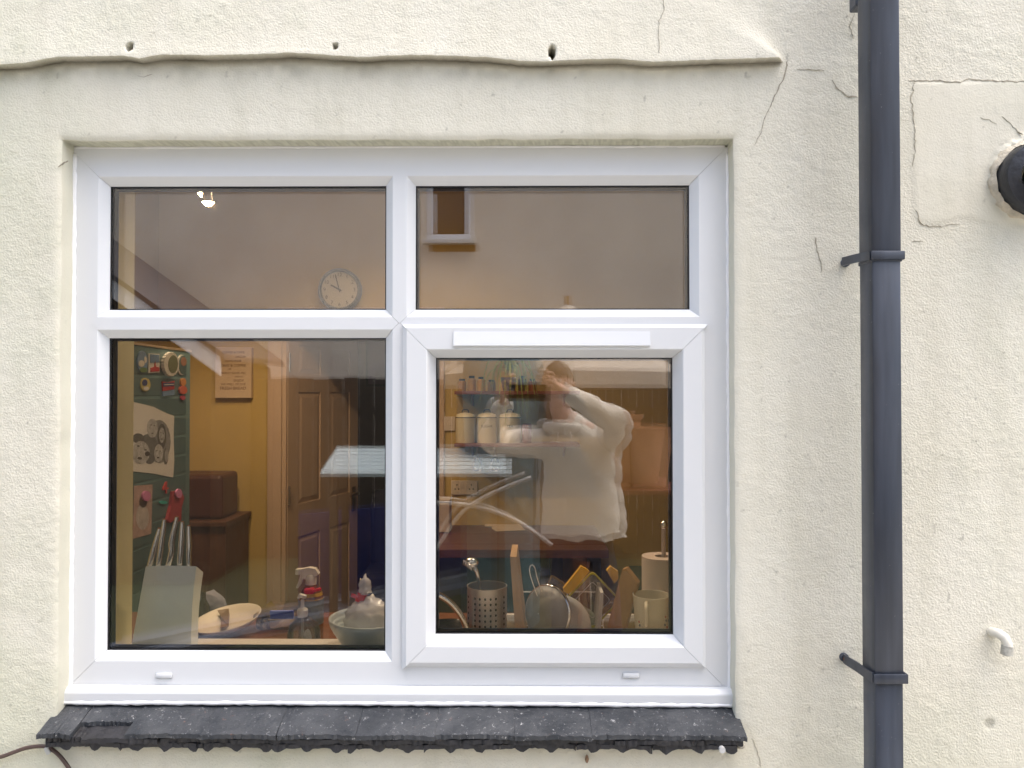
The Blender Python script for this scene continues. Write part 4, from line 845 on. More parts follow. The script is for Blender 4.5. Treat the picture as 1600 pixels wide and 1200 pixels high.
tb = thing('plastic_tub', (c.x, .7, WZ), 'clear plastic food box with a blue clip on the worktop', 'box')
a0, a1 = P(411, 960, .70).x, P(472, 960, .70).x; zt_ = P(430, 945, .72).z
g = G(); g.box((a0 + .004, .61, WZ + .001), (a1 - .004, .765, zt_ - .010), bev=.012); obj('tub_body', g, cl, tb, smooth=True)
g = G(); g.box((a0, .605, zt_ - .009), (a1, .77, zt_), bev=.004); obj('lid', g, cl, tb, smooth=True)
q0, q1 = P(422, 954, .60), P(459, 967, .60); g = G(); g.box((q0.x, .597, q1.z), (q1.x, .6045, q0.z), bev=.002); obj('clip', g, mat('blue_clip', (.02, .05, .42), .35), tb)
# spray bottle
yb_ = .50; s_ = lambda px, py: P(px, py, yb_)
spb = thing('spray_bottle', (s_(487, 900).x, yb_, WZ), 'amber cleaning spray bottle with white trigger head and red tape', 'bottle'); cx_ = s_(486, 950).x; rb = (s_(505, 950).x - s_(467, 950).x) / 2
zsh = s_(486, 925).z; znk = s_(486, 913).z
g = G(); g.lathe([(rb * .95, 0), (rb, .006), (rb, zsh - WZ - .012), (rb * .8, zsh - WZ), (.013, znk - WZ)], (cx_, yb_, WZ + .0005), 28, cap=True); obj('bottle_body', g, mat('amber_liquid', (.22, .085, .02), .2, coat=.5), spb, smooth=True)
g = G(); g.lathe([(rb * 1.015, zsh - WZ - .085), (rb * 1.015, zsh - WZ - .018)], (cx_, yb_, WZ), 28); obj('label_sleeve', g, mat('label_grey_green', (.20, .22, .19), .4, var=.5, vs=30), spb, smooth=True)
g = G(); g.lathe([(rb * 1.02, zsh - WZ - .017), (rb * .86, zsh - WZ + .001)], (cx_, yb_, WZ), 28); obj('label_band', g, mat('label_yellow', (.60, .36, .03), .4), spb, smooth=True)
wpl = mat('white_trigger', (.70, .64, .55), .35)
g = G(); g.lathe([(.0155, znk - WZ), (.0155, s_(486, 900).z - WZ), (.012, s_(486, 897).z - WZ)], (cx_, yb_, WZ + .0005), 20, cap=True); obj('collar', g, wpl, spb, smooth=True)
hd = [s_(463, 889), s_(474, 888), s_(484, 886), s_(494, 888), s_(499, 896), s_(495, 899), s_(488, 898), s_(480, 905), s_(474, 902), s_(473, 897), s_(463, 897)]
g = G(); g.prism([v - Vector((0, .010, 0)) for v in hd], (0, .020, 0)); obj('spray_head', g, wpl, spb)
g = G(); g.prism([v - Vector((0, .005, 0)) for v in (s_(470, 898), s_(475, 900), s_(471, 912), s_(466, 919), s_(463, 918), s_(467, 908))], (0, .010, 0)); obj('trigger', g, wpl, spb)
g = G(); q_ = s_(487, 920); g.box(q_ + Vector((-.014, -rb * .85, -.010)), q_ + Vector((.012, .0, .007)), rot=Matrix.Rotation(R(-8), 3, 'Y'), bev=.004); g.box(q_ + Vector((.006, -.03, -.001)), q_ + Vector((.034, -.022, .007)), rot=Matrix.Rotation(R(-16), 3, 'Y'), bev=.003); obj('red_tape', g, mat('red_tape', (0,) * 3), spb, smooth=True)
# soap pump
yb_ = .36; cx_ = s_ and P(475, 960, yb_).x; k_ = lambda px, py: P(px, py, yb_)
so_ = thing('soap_dispenser', (cx_, yb_, WZ), 'clear pump soap bottle in front of the spray bottle', 'soap bottle')
zc = k_(470, 962).z; g = G(); r_ = (k_(500, 960).x - k_(449, 960).x) / 2; cs = k_(475, 960).x
g.lathe([(r_ * .9, 0), (r_, .008), (r_, zc - WZ - .045), (r_ * .85, zc - WZ - .022), (r_ * .3, zc - WZ - .003)], (cs, yb_, WZ + .0005), 32); obj('bottle_body', g, clear('soap_clear', (.88, .88, .86), 2.0, diff=.14, dcol=(.5, .48, .45)), so_, smooth='all')
g = G(); cp_ = k_(471, 955); g.lathe([(.013, -.014), (.014, -.006), (.014, .004), (.010, .008), (.005, .010), (.0045, .030)], (cs - .004, yb_, cp_.z), 20, cap=True); obj('pump_collar', g, mat('pump_translucent', (.55, .52, .50), .35), so_, smooth=True)
g = G(); pz_ = k_(470, 932); g.box((cs - .014, yb_ - .007, pz_.z - .004), (cs + .006, yb_ + .007, pz_.z + .006), rot=Matrix.Rotation(R(15), 3, 'Y'), bev=.003); g.tube([(cs - .008, yb_, pz_.z), (cs - .016, yb_ - .004, pz_.z - .004)], .0035, 8); obj('pump_head', g, mat('pump_white', (.66, .6, .55), .35), so_, smooth=True)
g = G(); g.tube([(cs - .004, yb_, cp_.z - .014), (cs - .002, yb_, WZ + .01)], .0035, 8); obj('dip_tube', g, mat('pump_translucent', (0,) * 3), so_)
g = G(); a_ = [(cs + .018 + .012 * math.sin(t), yb_ - r_ * .93, WZ + .06 + .035 * math.cos(t)) for t in [k * math.pi / 6 for k in range(12)]]; g.prism([(x_ + .002, y_, z_) for x_, y_, z_ in a_], (0, .001, 0)); obj('sticker', g, mat('sticker_grey', (.42, .42, .42), .5), so_)
# cloth and jar by the knife block
c = P(330, 945, .75); g = blob((c.x, .75, WZ + .03), (.045, .03, .05), .35, 2.0, 7, 3); g.v = [(x_, y_, max(z_, WZ + .001)) for x_, y_, z_ in g.v]; tag(obj('dish_cloth', g, mat('cloth_lavender', (.22, .21, .26), .9), None, smooth='all'), 'crumpled pale dish cloth behind the beige dish', 'cloth')
g = G(); c = P(318, 940, .70); g.lathe([(.018, 0), (.018, .05), (.007, .07), (.007, .095)], (c.x, .70, WZ + .001), 18, cap=True); tag(obj('small_bottle', g, mat('brown_glass', (.05, .025, .02), .2), None, smooth=True), 'small dark brown bottle right behind the knife block', 'bottle')

# ================================================================== BY THE SINK
DZ_ = .913
# tap
yt = .40; tp = [P(a, b_, yt) for a, b_ in ((640, 925), (665, 921), (686, 930), (702, 940), (716, 956), (726, 974), (732, 996))]
tap = thing('kitchen_tap', tp[-1], 'chrome swan neck tap curving at the left of the sink', 'tap')
g = G(); g.tube(smoothpts(tp), .0085, 16); obj('spout', g, chrome, tap, smooth='all')
q_ = tp[-1]; g = G(); g.lathe([(.012, 0), (.012, .012), (.009, .02)], (q_.x, q_.y, q_.z - .02), 18, cap=True); obj('aerator', g, chrome, tap, smooth=True)
q_ = tp[0]; g = G(); g.tube([q_, q_ + Vector((-.03, 0, -.02)), Vector((q_.x - .045, yt, DZ_))], [.0085, .010, .014], 14); obj('pillar', g, chrome, tap, smooth='all')
c = P(700, 975, .55); g = G(); g.lathe([(.001, 0), (.055, .001), (.068, .03), (.066, .03), (.053, .004), (.001, .003)], (c.x, .55, DZ_ + .001), 32); pn = thing('frying_pan', (c.x, .55, DZ_), 'small dark pan upturned behind the tap', 'pan'); obj('pan_body', g, mat('dark_pan', (.02, .02, .025), .15, metal=.6), pn, smooth='all')
g = G(); g.tube([(c.x - .06, .55, DZ_ + .03), (c.x - .15, .58, DZ_ + .05)], .007, 8); obj('handle', g, rubber, pn)
# perforated utensil holder with its server
yh = .44; c = P(761, 915, yh); r_ = (P(792, 915, yh).x - P(730, 915, yh).x) / 2; ht = P(761, 915, yh).z - DZ_
uh = thing('utensil_holder', (c.x, yh, DZ_), 'perforated steel utensil holder on the drainer', 'utensil holder')
darkst = mat('holder_steel', (.52, .49, .47), .35, metal=.85, var=.05)
g = G(); g.lathe([(r_ * .97, 0), (r_, .004), (r_, ht - .003), (r_ * 1.02, ht), (r_ * .97, ht), (r_ * .96, .004), (.001, .004)], (c.x, yh, DZ_ + .0005), 48); obj('drum', g, darkst, uh, smooth=True)
holem = mat('hole_dark', (.006, .005, .005), .9)
for iz in range(7):
    for ia in range(-4, 5):
        if ia in (-3, 3, -2, 2) and False: continue
        if ia in (-3, 3): continue
        a = R(-90 + ia * 15.5 - 3); g = G(); q_ = Vector((c.x + math.cos(a) * (r_ + .0002), yh + math.sin(a) * (r_ + .0002), DZ_ + ht - .024 - iz * .0145))
        tn = Vector((-math.sin(a), math.cos(a), 0)); g.prism([q_ + tn * .0028 * math.cos(t) + Vector((0, 0, .0036 * math.sin(t))) for t in [k * math.pi / 4 for k in range(8)]], Vector((math.cos(a), math.sin(a), 0)) * .0004); obj('perforation', g, holem, uh)
sv = thing('spaghetti_server', P(748, 920, yh), 'steel spaghetti server with claws standing in the utensil holder', 'ladle')
g = G(); g.tube([P(753, 935, yh + .02), P(750, 915, yh), P(745, 893, yh), P(741, 886, yh)], [.0035, .004, .005, .008], 12); obj('handle', g, chrome, sv, smooth='all')
hc = P(737, 879, yh); obj('head', blob(hc, (.019, .012, .014), .03, 1, 1, 3), chrome, sv, smooth='all')
for k in range(5):
    a = P(726 + k * 2.6, 876 + k * 2.2, yh - .012); g = G(); g.tube([hc + Vector((-.008 + k * .002, -.008, 0)), a + Vector((-.002, -.004, .001)), a + Vector((-.004 + k * .001, -.004, -.010))], [.003, .0028, .0015], 8); obj('claw', g, chrome, sv, smooth='all')
# boards
def slab(name, pts, th, m, y_, label, cat, dep):
    g = G(); g.prism([P(a, b_, y_) for a, b_ in pts], (dep[0], dep[1], 0)); return tag(obj(name, g, m, None), label, cat)
slab('chopping_board', [(797, 870), (807, 870), (822, 1000), (806, 1000)], 0, lightwood, .40, 'pale narrow wooden board standing on edge between holder and sieve', 'chopping board', (.004, .17))
slab('chopping_board', [(972, 890), (978, 889), (996, 912), (995, 918), (972, 1002), (944, 1002), (950, 975)], 0, mat('bamboo', (.42, .22, .08), .45, var=.2, vs=10, stretch=(3, 3, 1)), .42, 'thick orange brown wooden board leaning left of the cream mug', 'chopping board', (.012, .03))
slab('thin_board', [(938, 926), (943, 926), (938, 1000), (931, 1000)], 0, whit, .46, 'thin white board edge standing left of the thick wooden board', 'chopping board', (.002, .12))
# sieve
ys = .42; c = P(856, 957, ys); sv2 = thing('sieve', c, 'fine steel mesh sieve with a wire loop handle leaning on the plates', 'sieve')
rs = .070; rt = Matrix.Rotation(R(-38), 3, 'Z') @ Matrix.Rotation(R(82), 3, 'X')
mesh_m = clear('wire_mesh', (.55, .54, .52), 1.0, diff=.62, dcol=(.34, .33, .31), rough=.4)
g = G(); g.lathe([(rs * math.cos(t), rs * .62 * math.sin(t)) for t in [k * math.pi / 16 for k in range(8)]] + [(.002, rs * .62)], c, 36, rot=rt); obj('mesh_bowl', g, mesh_m, sv2, smooth='all')
g = G(); g.lathe([(rs * 1.0, -.004), (rs * 1.06, -.003), (rs * 1.06, .004), (rs, .005)], c, 40, rot=rt); obj('rim', g, chrome, sv2, smooth='all')
hl = [P(a, b_, ys - .01) for a, b_ in ((850, 935), (840, 905), (836, 888), (832, 883), (828, 886), (829, 900), (842, 938))]
g = G(); g.tube(smoothpts(hl), .0016, 8); obj('wire_handle', g, chrome, sv2, smooth='all')
# plates
pw = mat('white_glaze', (.60, .59, .55), .25, var=.02)
for (px_, py_, rr_, yy_, rz, col, lab) in ((875, 978, .088, .50, -8, pw, 'large white plate standing in the rack behind the sieve'), (897, 985, .074, .55, 4, mat('pale_green_glaze', (.48, .53, .46), .25), 'smaller pale green plate standing behind the large white plate')):
    c = P(px_, py_, yy_); rt = Matrix.Rotation(R(rz), 3, 'Z') @ Matrix.Rotation(R(84), 3, 'X')
    g = G(); g.lathe([(.001, .0), (rr_ * .62, .001), (rr_ * .7, .008), (rr_, .014), (rr_, .017), (rr_ * .68, .011), (rr_ * .6, .004), (.001, .004)], c, 48, rot=rt); tag(obj('dinner_plate', g, col, None, smooth='all'), lab, 'plate', 'plates in the rack')
# storage boxes
yc = .52; ct = P(926, 938, yc); bx = thing('storage_box', ct, 'clear square food box with an orange and lime seal, standing on its corner', 'box')
def rsq(c, s, r, n=6):
    out = []
    for q in range(4):
        for k in range(n + 1):
            a = q * math.pi / 2 + k * (math.pi / 2) / n; cx2 = (s - r) * (1 if q in (0, 3) else -1); cz2 = (s - r) * (1 if q in (0, 1) else -1)
            out.append((cx2 + r * math.cos(a), cz2 + r * math.sin(a)))
    return [Vector((c.x + (u * math.cos(R(45)) - v * math.sin(R(45))) * 1.0, c.y, c.z + (u * math.sin(R(45)) + v * math.cos(R(45))) * 1.05)) for u, v in out]
S_ = .056; o1, o2 = rsq(ct, S_, .014), rsq(ct, S_ - .004, .012); m_ = len(o1)
g = G(); vs = o1 + o2 + [v + Vector((0, .007, 0)) for v in o1] + [v + Vector((0, .007, 0)) for v in o2]; fs = []
for i in range(m_): j = (i + 1) % m_; fs += [(i, j, m_ + j, m_ + i), (i, 2 * m_ + i, 2 * m_ + j, j), (m_ + i, m_ + j, 3 * m_ + j, 3 * m_ + i), (2 * m_ + i, 3 * m_ + i, 3 * m_ + j, 2 * m_ + j)]
g.add(vs, fs); obj('seal', g, mat('lime_seal', (.55, .50, .05), .4), bx)
g = G(); g.prism([v + Vector((0, .008, 0)) for v in rsq(ct, S_ - .005, .012)], (0, .045, 0)); obj('box_body', g, clear('box_clear', (.86, .84, .82), 2.2, diff=.10, dcol=(.6, .55, .5)), bx)
g = G(); i1, i2 = rsq(ct, .036, .006), rsq(ct, .034, .006); 
vs = i1 + i2; fs = [(i, (i + 1) % m_, m_ + (i + 1) % m_, m_ + i) for i in range(m_)]; vs2 = [v + Vector((0, .0025, 0)) for v in vs]; g.add([v + Vector((0, .003, 0)) for v in vs] , fs); obj('base_ridge', g, whit, bx)
orn = mat('orange_clip', (.78, .46, .02), .4)
for pts in ([(880, 920), (908, 885), (916, 889), (921, 893), (896, 923), (888, 928), (881, 925)], [(948, 892), (954, 885), (966, 893), (966, 905), (960, 912)]):
    g = G(); g.prism([P(a, b_, yc - .012) for a, b_ in pts], (0, .018, 0)); obj('clip', g, orn, bx)
c = P(868, 918, .60); g = G(); g.box((c.x - .028, .58, c.z - .03), (c.x + .028, .63, c.z + .022), rot=Matrix.Rotation(R(32), 3, 'Y'), bev=.006); tag(obj('clear_tub', g, clear('box_clear'), None, smooth=True), 'small clear tub tipped behind the sieve handle', 'box')
# draining rack of white wires
rk = thing('dish_rack', (.1, .5, DZ_), 'white wire dish rack holding plates and boards', 'dish rack'); wr = mat('rack_white', (.62, .60, .58), .35)
x0_, x1_ = P(812, 930, .62).x, P(942, 930, .62).x; zt2 = P(880, 925, .62).z
for y_, z_ in ((.62, zt2), (.62, DZ_ + .01), (.36, DZ_ + .01), (.36, DZ_ + .05)): g = G(); g.tube([(x0_, y_, z_), (x1_, y_, z_)], .0022, 8); obj('rail', g, wr, rk, smooth='all')
for k in range(8):
    x_ = x0_ + (x1_ - x0_) * k / 7; g = G(); g.tube([(x_, .62, zt2), (x_, .62, DZ_ + .01), (x_, .36, DZ_ + .01), (x_, .36, DZ_ + .05)], .0016, 8); obj('wire', g, wr, rk, smooth='all')
# mug
ym = .40; c = P(1018, 960, ym); rm = (P(1048, 930, ym).x - P(989, 930, ym).x) / 2; hm = P(1018, 929, ym).z - DZ_
mug = thing('mug', (c.x, ym, DZ_), 'cream mug with tiny printed figures by the right edge of the casement', 'mug')
g = G(); g.lathe([(rm * .70, 0), (rm * .78, .004), (rm * .86, hm * .4), (rm * .97, hm * .9), (rm * 1.0, hm), (rm * .95, hm), (rm * .90, hm * .85), (rm * .75, .008), (.001, .008)], (c.x, ym, DZ_ + .0005), 44); obj('cup', g, mat('mug_cream', (.64, .57, .46), .25, var=.02), mug, smooth=True)
hx = P(1010, 950, ym - rm).x; g = G(); zt_ = P(1008, 943, ym - rm).z
g.tube(smoothpts([Vector((hx, ym - rm * .93, zt_)), Vector((hx - .003, ym - rm - .018, zt_ - .004)), Vector((hx - .004, ym - rm - .026, zt_ - .025)), Vector((hx - .003, ym - rm - .018, zt_ - .05)), Vector((hx, ym - rm * .78, zt_ - .058))]), .0058, 10); obj('handle', g, mat('mug_cream', (0,) * 3), mug, smooth='all')
for (px_, py_, cm) in ((1036, 958, redd), (1037, 964, navy_), (1035, 970, navy_), (1039, 975, redd), (996, 967, redd), (997, 972, navy_), (1042, 966, navy_)):
    q_ = P(px_, py_, ym); dx_ = max(-.97, min(.97, (q_.x - c.x) / (rm * .9))); yy = ym - rm * .93 * math.sqrt(1 - dx_ * dx_) - .0015
    g = G(); disc(g, (q_.x, yy, q_.z), .0018, .0034, .0012, 8); obj('print', g, cm, mug)
# kitchen roll
yk = .62; c = P(1035, 880, yk); kr = thing('kitchen_roll', (c.x, yk, DZ_), 'white kitchen roll on a steel pole behind the mug', 'kitchen roll')
zt_ = P(1035, 872, yk).z; rk_ = (c.x - P(1003, 880, yk).x); g = G(); g.lathe([(rk_, 0.0), (rk_, zt_ - DZ_), (.022, zt_ - DZ_), (.022, .001)], (c.x, yk, DZ_ + .006), 36, cap=False); obj('paper_roll', g, mat('tissue', (.58, .47, .41), .9, var=.03, bump=.0008, bs=90), kr, smooth=True)
pz_ = P(1041, 822, yk).z; g = G(); g.tube([(c.x + .004, yk, DZ_), (c.x + .004, yk, pz_ - .01)], .0065, 12); g.lathe([(rk_ * .9, 0), (rk_ * .9, .006)], (c.x, yk, DZ_), 30, cap=True); obj('pole', g, mat('pole_pale', (.5, .42, .38), .4), kr, smooth=True)
obj('knob', blob((c.x + .004, yk, pz_ + .003), (.011, .011, .014), 0, 1, 0, 3), chrome, kr, smooth='all')

# ================================================================== THE YARD BEHIND THE CAMERA (reflected in the glass)
gm = mat('concrete_ground', (.34, .33, .30), .9, var=.2, vs=3)
g = G(); g.box((-60, -60, -.2), (60, .0, -.03)); g.box((-60, 5.2, -.2), (60, 60, -.03)); struct('ground', g, gm)
slabm = mat('paving_slab', (.42, .41, .38), .85, var=.12, vs=6, bump=.002)
pv = thing('patio', (0, -2, -.03), None, None); tag(pv, kind='structure'); g = G(); g.box((-8, -60, -.029), (8, -2.75, -.004)); struct('lawn', g, mat('dark_lawn', (.035, .045, .02), .95, var=.4, vs=20, bump=.01, bs=40))
proto = None
for i in range(10):
    for j in range(4):
        x_ = -3 + i * .6; y_ = -.62 - j * .6
        if proto is None:
            g = G(); g.box((-.292, -.292, 0), (.292, .292, .03), bev=.006); me_ = obj('paving_slab', g, slabm, None, loc=(0, 0, 0)); proto = me_.data; me_.parent = pv; me_.location = Vector((x_, y_, -.03)) - ORG[pv.name]
        else:
            o_ = bpy.data.objects.new('paving_slab', proto); C.objects.link(o_); o_.parent = pv; o_.location = Vector((x_, y_, -.03 + random.uniform(0, .003))) - ORG[pv.name]
NYD = 9.0
ny = V(800, 600, NYD).y; cream_n = mat('neighbour_render', (.84, .74, .60), .9, var=.16, vs=1.1, bump=.003, bs=60)
nh = thing('neighbour_house', (0, ny, 0), 'cream rendered house across the yard, reflected in the top panes', 'house')
wa, wb = V(667, 240, NYD), V(735, 376, NYD)
nx0, nx1 = -7.5, 6; g = G()
g.box((nx0, ny - .25, 0), (wa.x, ny, 5.2)); g.box((wb.x, ny - .25, 0), (nx1, ny, 5.2)); g.box((wa.x, ny - .25, 0), (wb.x, ny, wb.z)); g.box((wa.x, ny - .25, wb.z + 1.0), (wb.x, ny, 5.2)); obj('wall', g, cream_n, nh)
g = G(); g.prism([(nx0 - .2, ny + .35, 5.1), (nx0 - .2, ny + .35, 5.2), (nx0 - .2, ny - 3.2, 7.2), (nx0 - .2, ny - 3.2, 7.1)], (nx1 - nx0 + .4, 0, 0)); obj('roof', g, mat('slate_roof', (.08, .08, .09), .7, bump=.01, bs=8), nh)
wz0, wz1 = wb.z, wb.z + 1.0; wf = G()
for a, b_ in (((wa.x, wz0), (wb.x, wz0 + .07)), ((wa.x, wz1 - .07), (wb.x, wz1)), ((wa.x, wz0 + .07), (wa.x + .07, wz1 - .07)), ((wb.x - .07, wz0 + .07), (wb.x, wz1 - .07))): wf.box((a[0], ny - .08, a[1]), (b_[0], ny + .02, b_[1]), bev=.01)
wo = obj('window', wf, mat('upvc_neighbour', (.88, .88, .88), .4), nh)
g = G(); g.box((wa.x + .07, ny - .05, wz0 + .07), (wb.x - .07, ny - .04, wz1 - .07)); obj('pane', g, mat('dark_room_glass', (.09, .055, .03), .1), wo)
g = G(); g.box((wa.x - .05, ny + .001, wz0 - .05), (wb.x + .05, ny + .10, wz0 - .002), bev=.008); obj('sill', g, mat('sill_stone', (.7, .68, .62), .6), wo)
g = G(); g.box((wa.x + .02, ny - .01, wz0 - .13), (wb.x + .06, ny + .004, wz0 - .052)); obj('stained_sub_sill', g, mat('sill_ochre', (.36, .20, .07), .8), wo)
fwm = mat('fence_board', (.060, .045, .030), .8, var=.35, vs=3, stretch=(6, 6, 1), bump=.002)
# lean-to with white bargeboards at the left
NL = 6.6; a, b_ = V(150, 415, NL), V(330, 545, NL); ly = a.y
lt = thing('lean_to', (a.x, ly, 0), 'lean-to with sloping white bargeboard, reflected at the left edge of the window', 'outbuilding')
sx0 = a.x - 1.6; sl2 = (b_.z - a.z) / (b_.x - a.x); zA = a.z + (sx0 - a.x) * sl2
g = G(); g.prism([(sx0, ly, 0), (b_.x, ly, 0), (b_.x, ly, b_.z - .12), (sx0, ly, zA - .12)], (0, -1.6, 0)); obj('wall', g, fwm, lt)
g = G(); g.prism([(sx0, ly + .03, zA - .16), (b_.x + .1, ly + .03, b_.z - .16 + sl2 * .1), (b_.x + .1, ly + .03, b_.z + sl2 * .1), (sx0, ly + .03, zA)], (0, .03, 0)); obj('bargeboard', g, mat('upvc_neighbour', (0,) * 3), lt)
g = G(); g.prism([(sx0, ly + .08, zA + .002), (b_.x + .14, ly + .08, b_.z + .002 + sl2 * .14), (b_.x + .14, ly + .08, b_.z + .05 + sl2 * .14), (sx0, ly + .08, zA + .05)], (0, -1.7, 0)); obj('roof', g, mat('slate_roof', (0,) * 3), lt)
# dark boarded fence
NF = 7.6; fy = V(800, 600, NF).y; ftop = V(811, 592, NF).z
fn = thing('board_fence', (0, fy, 0), 'dark brown board fence standing before the neighbouring house', 'fence'); 
k = 0; x_ = -6.2; protos = []
for t in range(4):
    g = G(); h_ = ftop + random.uniform(-.015, .01); g.box((0, -.012, .02), (.142, .012, h_)); o_ = obj('board', g, fwm, None, loc=(0, 0, 0)); protos.append(o_.data); bpy.data.objects.remove(o_)
while x_ < 5.2:
    o_ = bpy.data.objects.new('board', protos[k % 4]); C.objects.link(o_); o_.parent = fn; o_.location = Vector((x_, fy, 0)) - ORG[fn.name]; x_ += .150; k += 1
for z_ in (.4, 1.4): g = G(); g.box((-6.2, fy - .05, z_), (5.2, fy - .0125, z_ + .08)); obj('rail', g, fwm, fn)
# parasol
NP = 6.4; ap = V(862, 474, NP); rim = V(862, 585, NP); rp = 1.0
ps = thing('garden_parasol', (ap.x + .1, ap.y, 0), 'open beige garden parasol reflected in the casement above the photographer', 'parasol'); cvm = mat('parasol_canvas', (.56, .50, .42), .9, var=.06)
cx_ = ap.x + .12; g = G(); n8_ = 8
for q in range(n8_):
    a0_, a1_ = 2 * math.pi * q / n8_, 2 * math.pi * (q + 1) / n8_; tp_ = (cx_, ap.y, ap.z); r0 = (cx_ + rp * math.cos(a0_), ap.y + rp * math.sin(a0_), rim.z); r1 = (cx_ + rp * math.cos(a1_), ap.y + rp * math.sin(a1_), rim.z)
    g2_ = G(); g2_.prism([tp_, r0, r1], (0, 0, -.006)); v0, v1 = Vector(r0), Vector(r1); g2_.prism([v0, v1, v1 - Vector((0, 0, .12)), v0 - Vector((0, 0, .12))], (math.cos((a0_ + a1_) / 2) * .004, math.sin((a0_ + a1_) / 2) * .004, 0)); obj('canopy_panel', g2_, cvm, ps)
    g2_ = G(); g2_.tube([Vector(tp_) - Vector((0, 0, .03)), v0 - Vector((0, 0, .02))], .008, 6); obj('rib', g2_, lightwood, ps)
g = G(); g.tube([(cx_, ap.y, 0), (cx_, ap.y, ap.z + .06)], .022, 12); obj('pole', g, lightwood, ps); g = G(); g.lathe([(.26, 0), (.26, .06), (.06, .10), (.03, .3)], (cx_, ap.y, 0), 24, cap=True); obj('base', g, gm, ps)
# covered barbecue: teal cover
NB = 5.4; a = V(716, 608, NB); b_ = V(858, 608, NB); bt = V(790, 528, NB); bcx = (a.x + b_.x) / 2; rb_ = abs(b_.x - a.x) / 2
g = G(); g.lathe([(rb_ * .80, 0.0), (rb_ * .86, a.z * .6), (rb_ * .96, a.z * .92), (rb_ * 1.0, a.z), (rb_ * .9, a.z + (bt.z - a.z) * .55), (rb_ * .55, a.z + (bt.z - a.z) * .92), (.001, bt.z)], (bcx, a.y - .2, .0), 36)
g.v = [(x_ + .015 * math.sin(z_ * 14 + x_ * 20), y_ + .02 * math.sin(x_ * 30 + z_ * 5), z_) for x_, y_, z_ in g.v]; tag(obj('covered_heater', g, mat('teal_cover', (.12, .20, .22), .45, var=.3, vs=5, bump=.01, bs=12), None, smooth='all'), 'tall thing under a dark teal cover reflected behind the photographer', 'garden cover')
# slatted lid of a storage bunker
f0, f1 = V(500, 740, 4.75), V(800, 740, 4.75); k0, k1 = V(528, 700, 5.8), V(800, 700, 5.8)
bk = thing('garden_table', (f0.x, f0.y, 0), 'garden table with a pale blue slatted top, reflected across the middle of the window', 'table'); slm = mat('pale_blue_slat', (.42, .50, .52), .6, var=.12)
ns = 7
for i in range(ns):
    t0, t1 = i / ns, (i + .86) / ns; q0, q1, q2, q3 = f0.lerp(k0, t0), f1.lerp(k1, t0), f1.lerp(k1, t1), f0.lerp(k0, t1); g = G(); g.prism([q0, q1, q2, q3], (0, 0, -.02)); obj('slat', g, slm, bk)
for q_ in (f0, f1, k0, k1):
    sx_ = .05 if q_ in (f0, k0) else -.09; sy_ = -.08 if q_ in (f0, f1) else .04; g = G(); g.box((q_.x + sx_, q_.y + sy_, 0), (q_.x + sx_ + .045, q_.y + sy_ + .045, q_.z - .03)); obj('leg', g, fwm, bk)
# blue tarpaulin wall and pale kerb behind it
def Vg(px, py):
    d = fwd + rgt * ((px - 800) / F) - upv * ((py - 600) / F); t = (.0 - CAM.z) / d.z; p = CAM + d * t; return Vector((p.x, 2 * GP - p.y, 0))
A_, B_ = Vg(470, 950), Vg(800, 884); dr_ = (B_ - A_).normalized(); sd = Vector((-dr_.y, dr_.x, 0)); sd = sd if sd.y > 0 else -sd
g = G(); g.prism([A_, B_, B_ + Vector((0, 0, .66)), A_ + Vector((0, 0, .70))], -sd * .04); tag(obj('navy_panel', g, mat('navy_board', (.015, .02, .10), .6), None), 'low navy blue panel standing on the lawn beyond the garden table', 'panel')
for off_, w_ in ((.10, .09), (.34, .16)):
    A2, B2 = A_ - dr_ * 1.6 + sd * off_, B_ + sd * off_; g = G(); g.prism([A2, B2, B2 + sd * w_, A2 + sd * w_], (0, 0, .05)); tag(obj('lawn_edging', g, mat('edging_stone', (.11, .13, .17), .8), None), ('narrow' if w_ < .1 else 'wide') + ' pale edging strip running along the low navy panel', 'edging')
# white hoops
for i, (pts, lab) in enumerate((([(672, 868), (690, 845), (712, 812), (735, 790), (775, 768), (830, 746)], 'upper white plastic hoop curving behind the garden table'), ([(640, 790), (685, 786), (735, 790), (790, 806), (835, 832), (862, 852)], 'lower white plastic hoop crossing the upper one'))):
    g = G(); g.tube(smoothpts([V(x_, y_, 4.45) for x_, y_ in pts]), .012 if i < 2 else .007, 8); tag(obj('plastic_hoop' if i < 2 else 'white_pole', g, mat('hoop_white', (.5, .5, .48), .4), None, smooth='all'), lab, 'hoop' if i < 2 else 'pole')
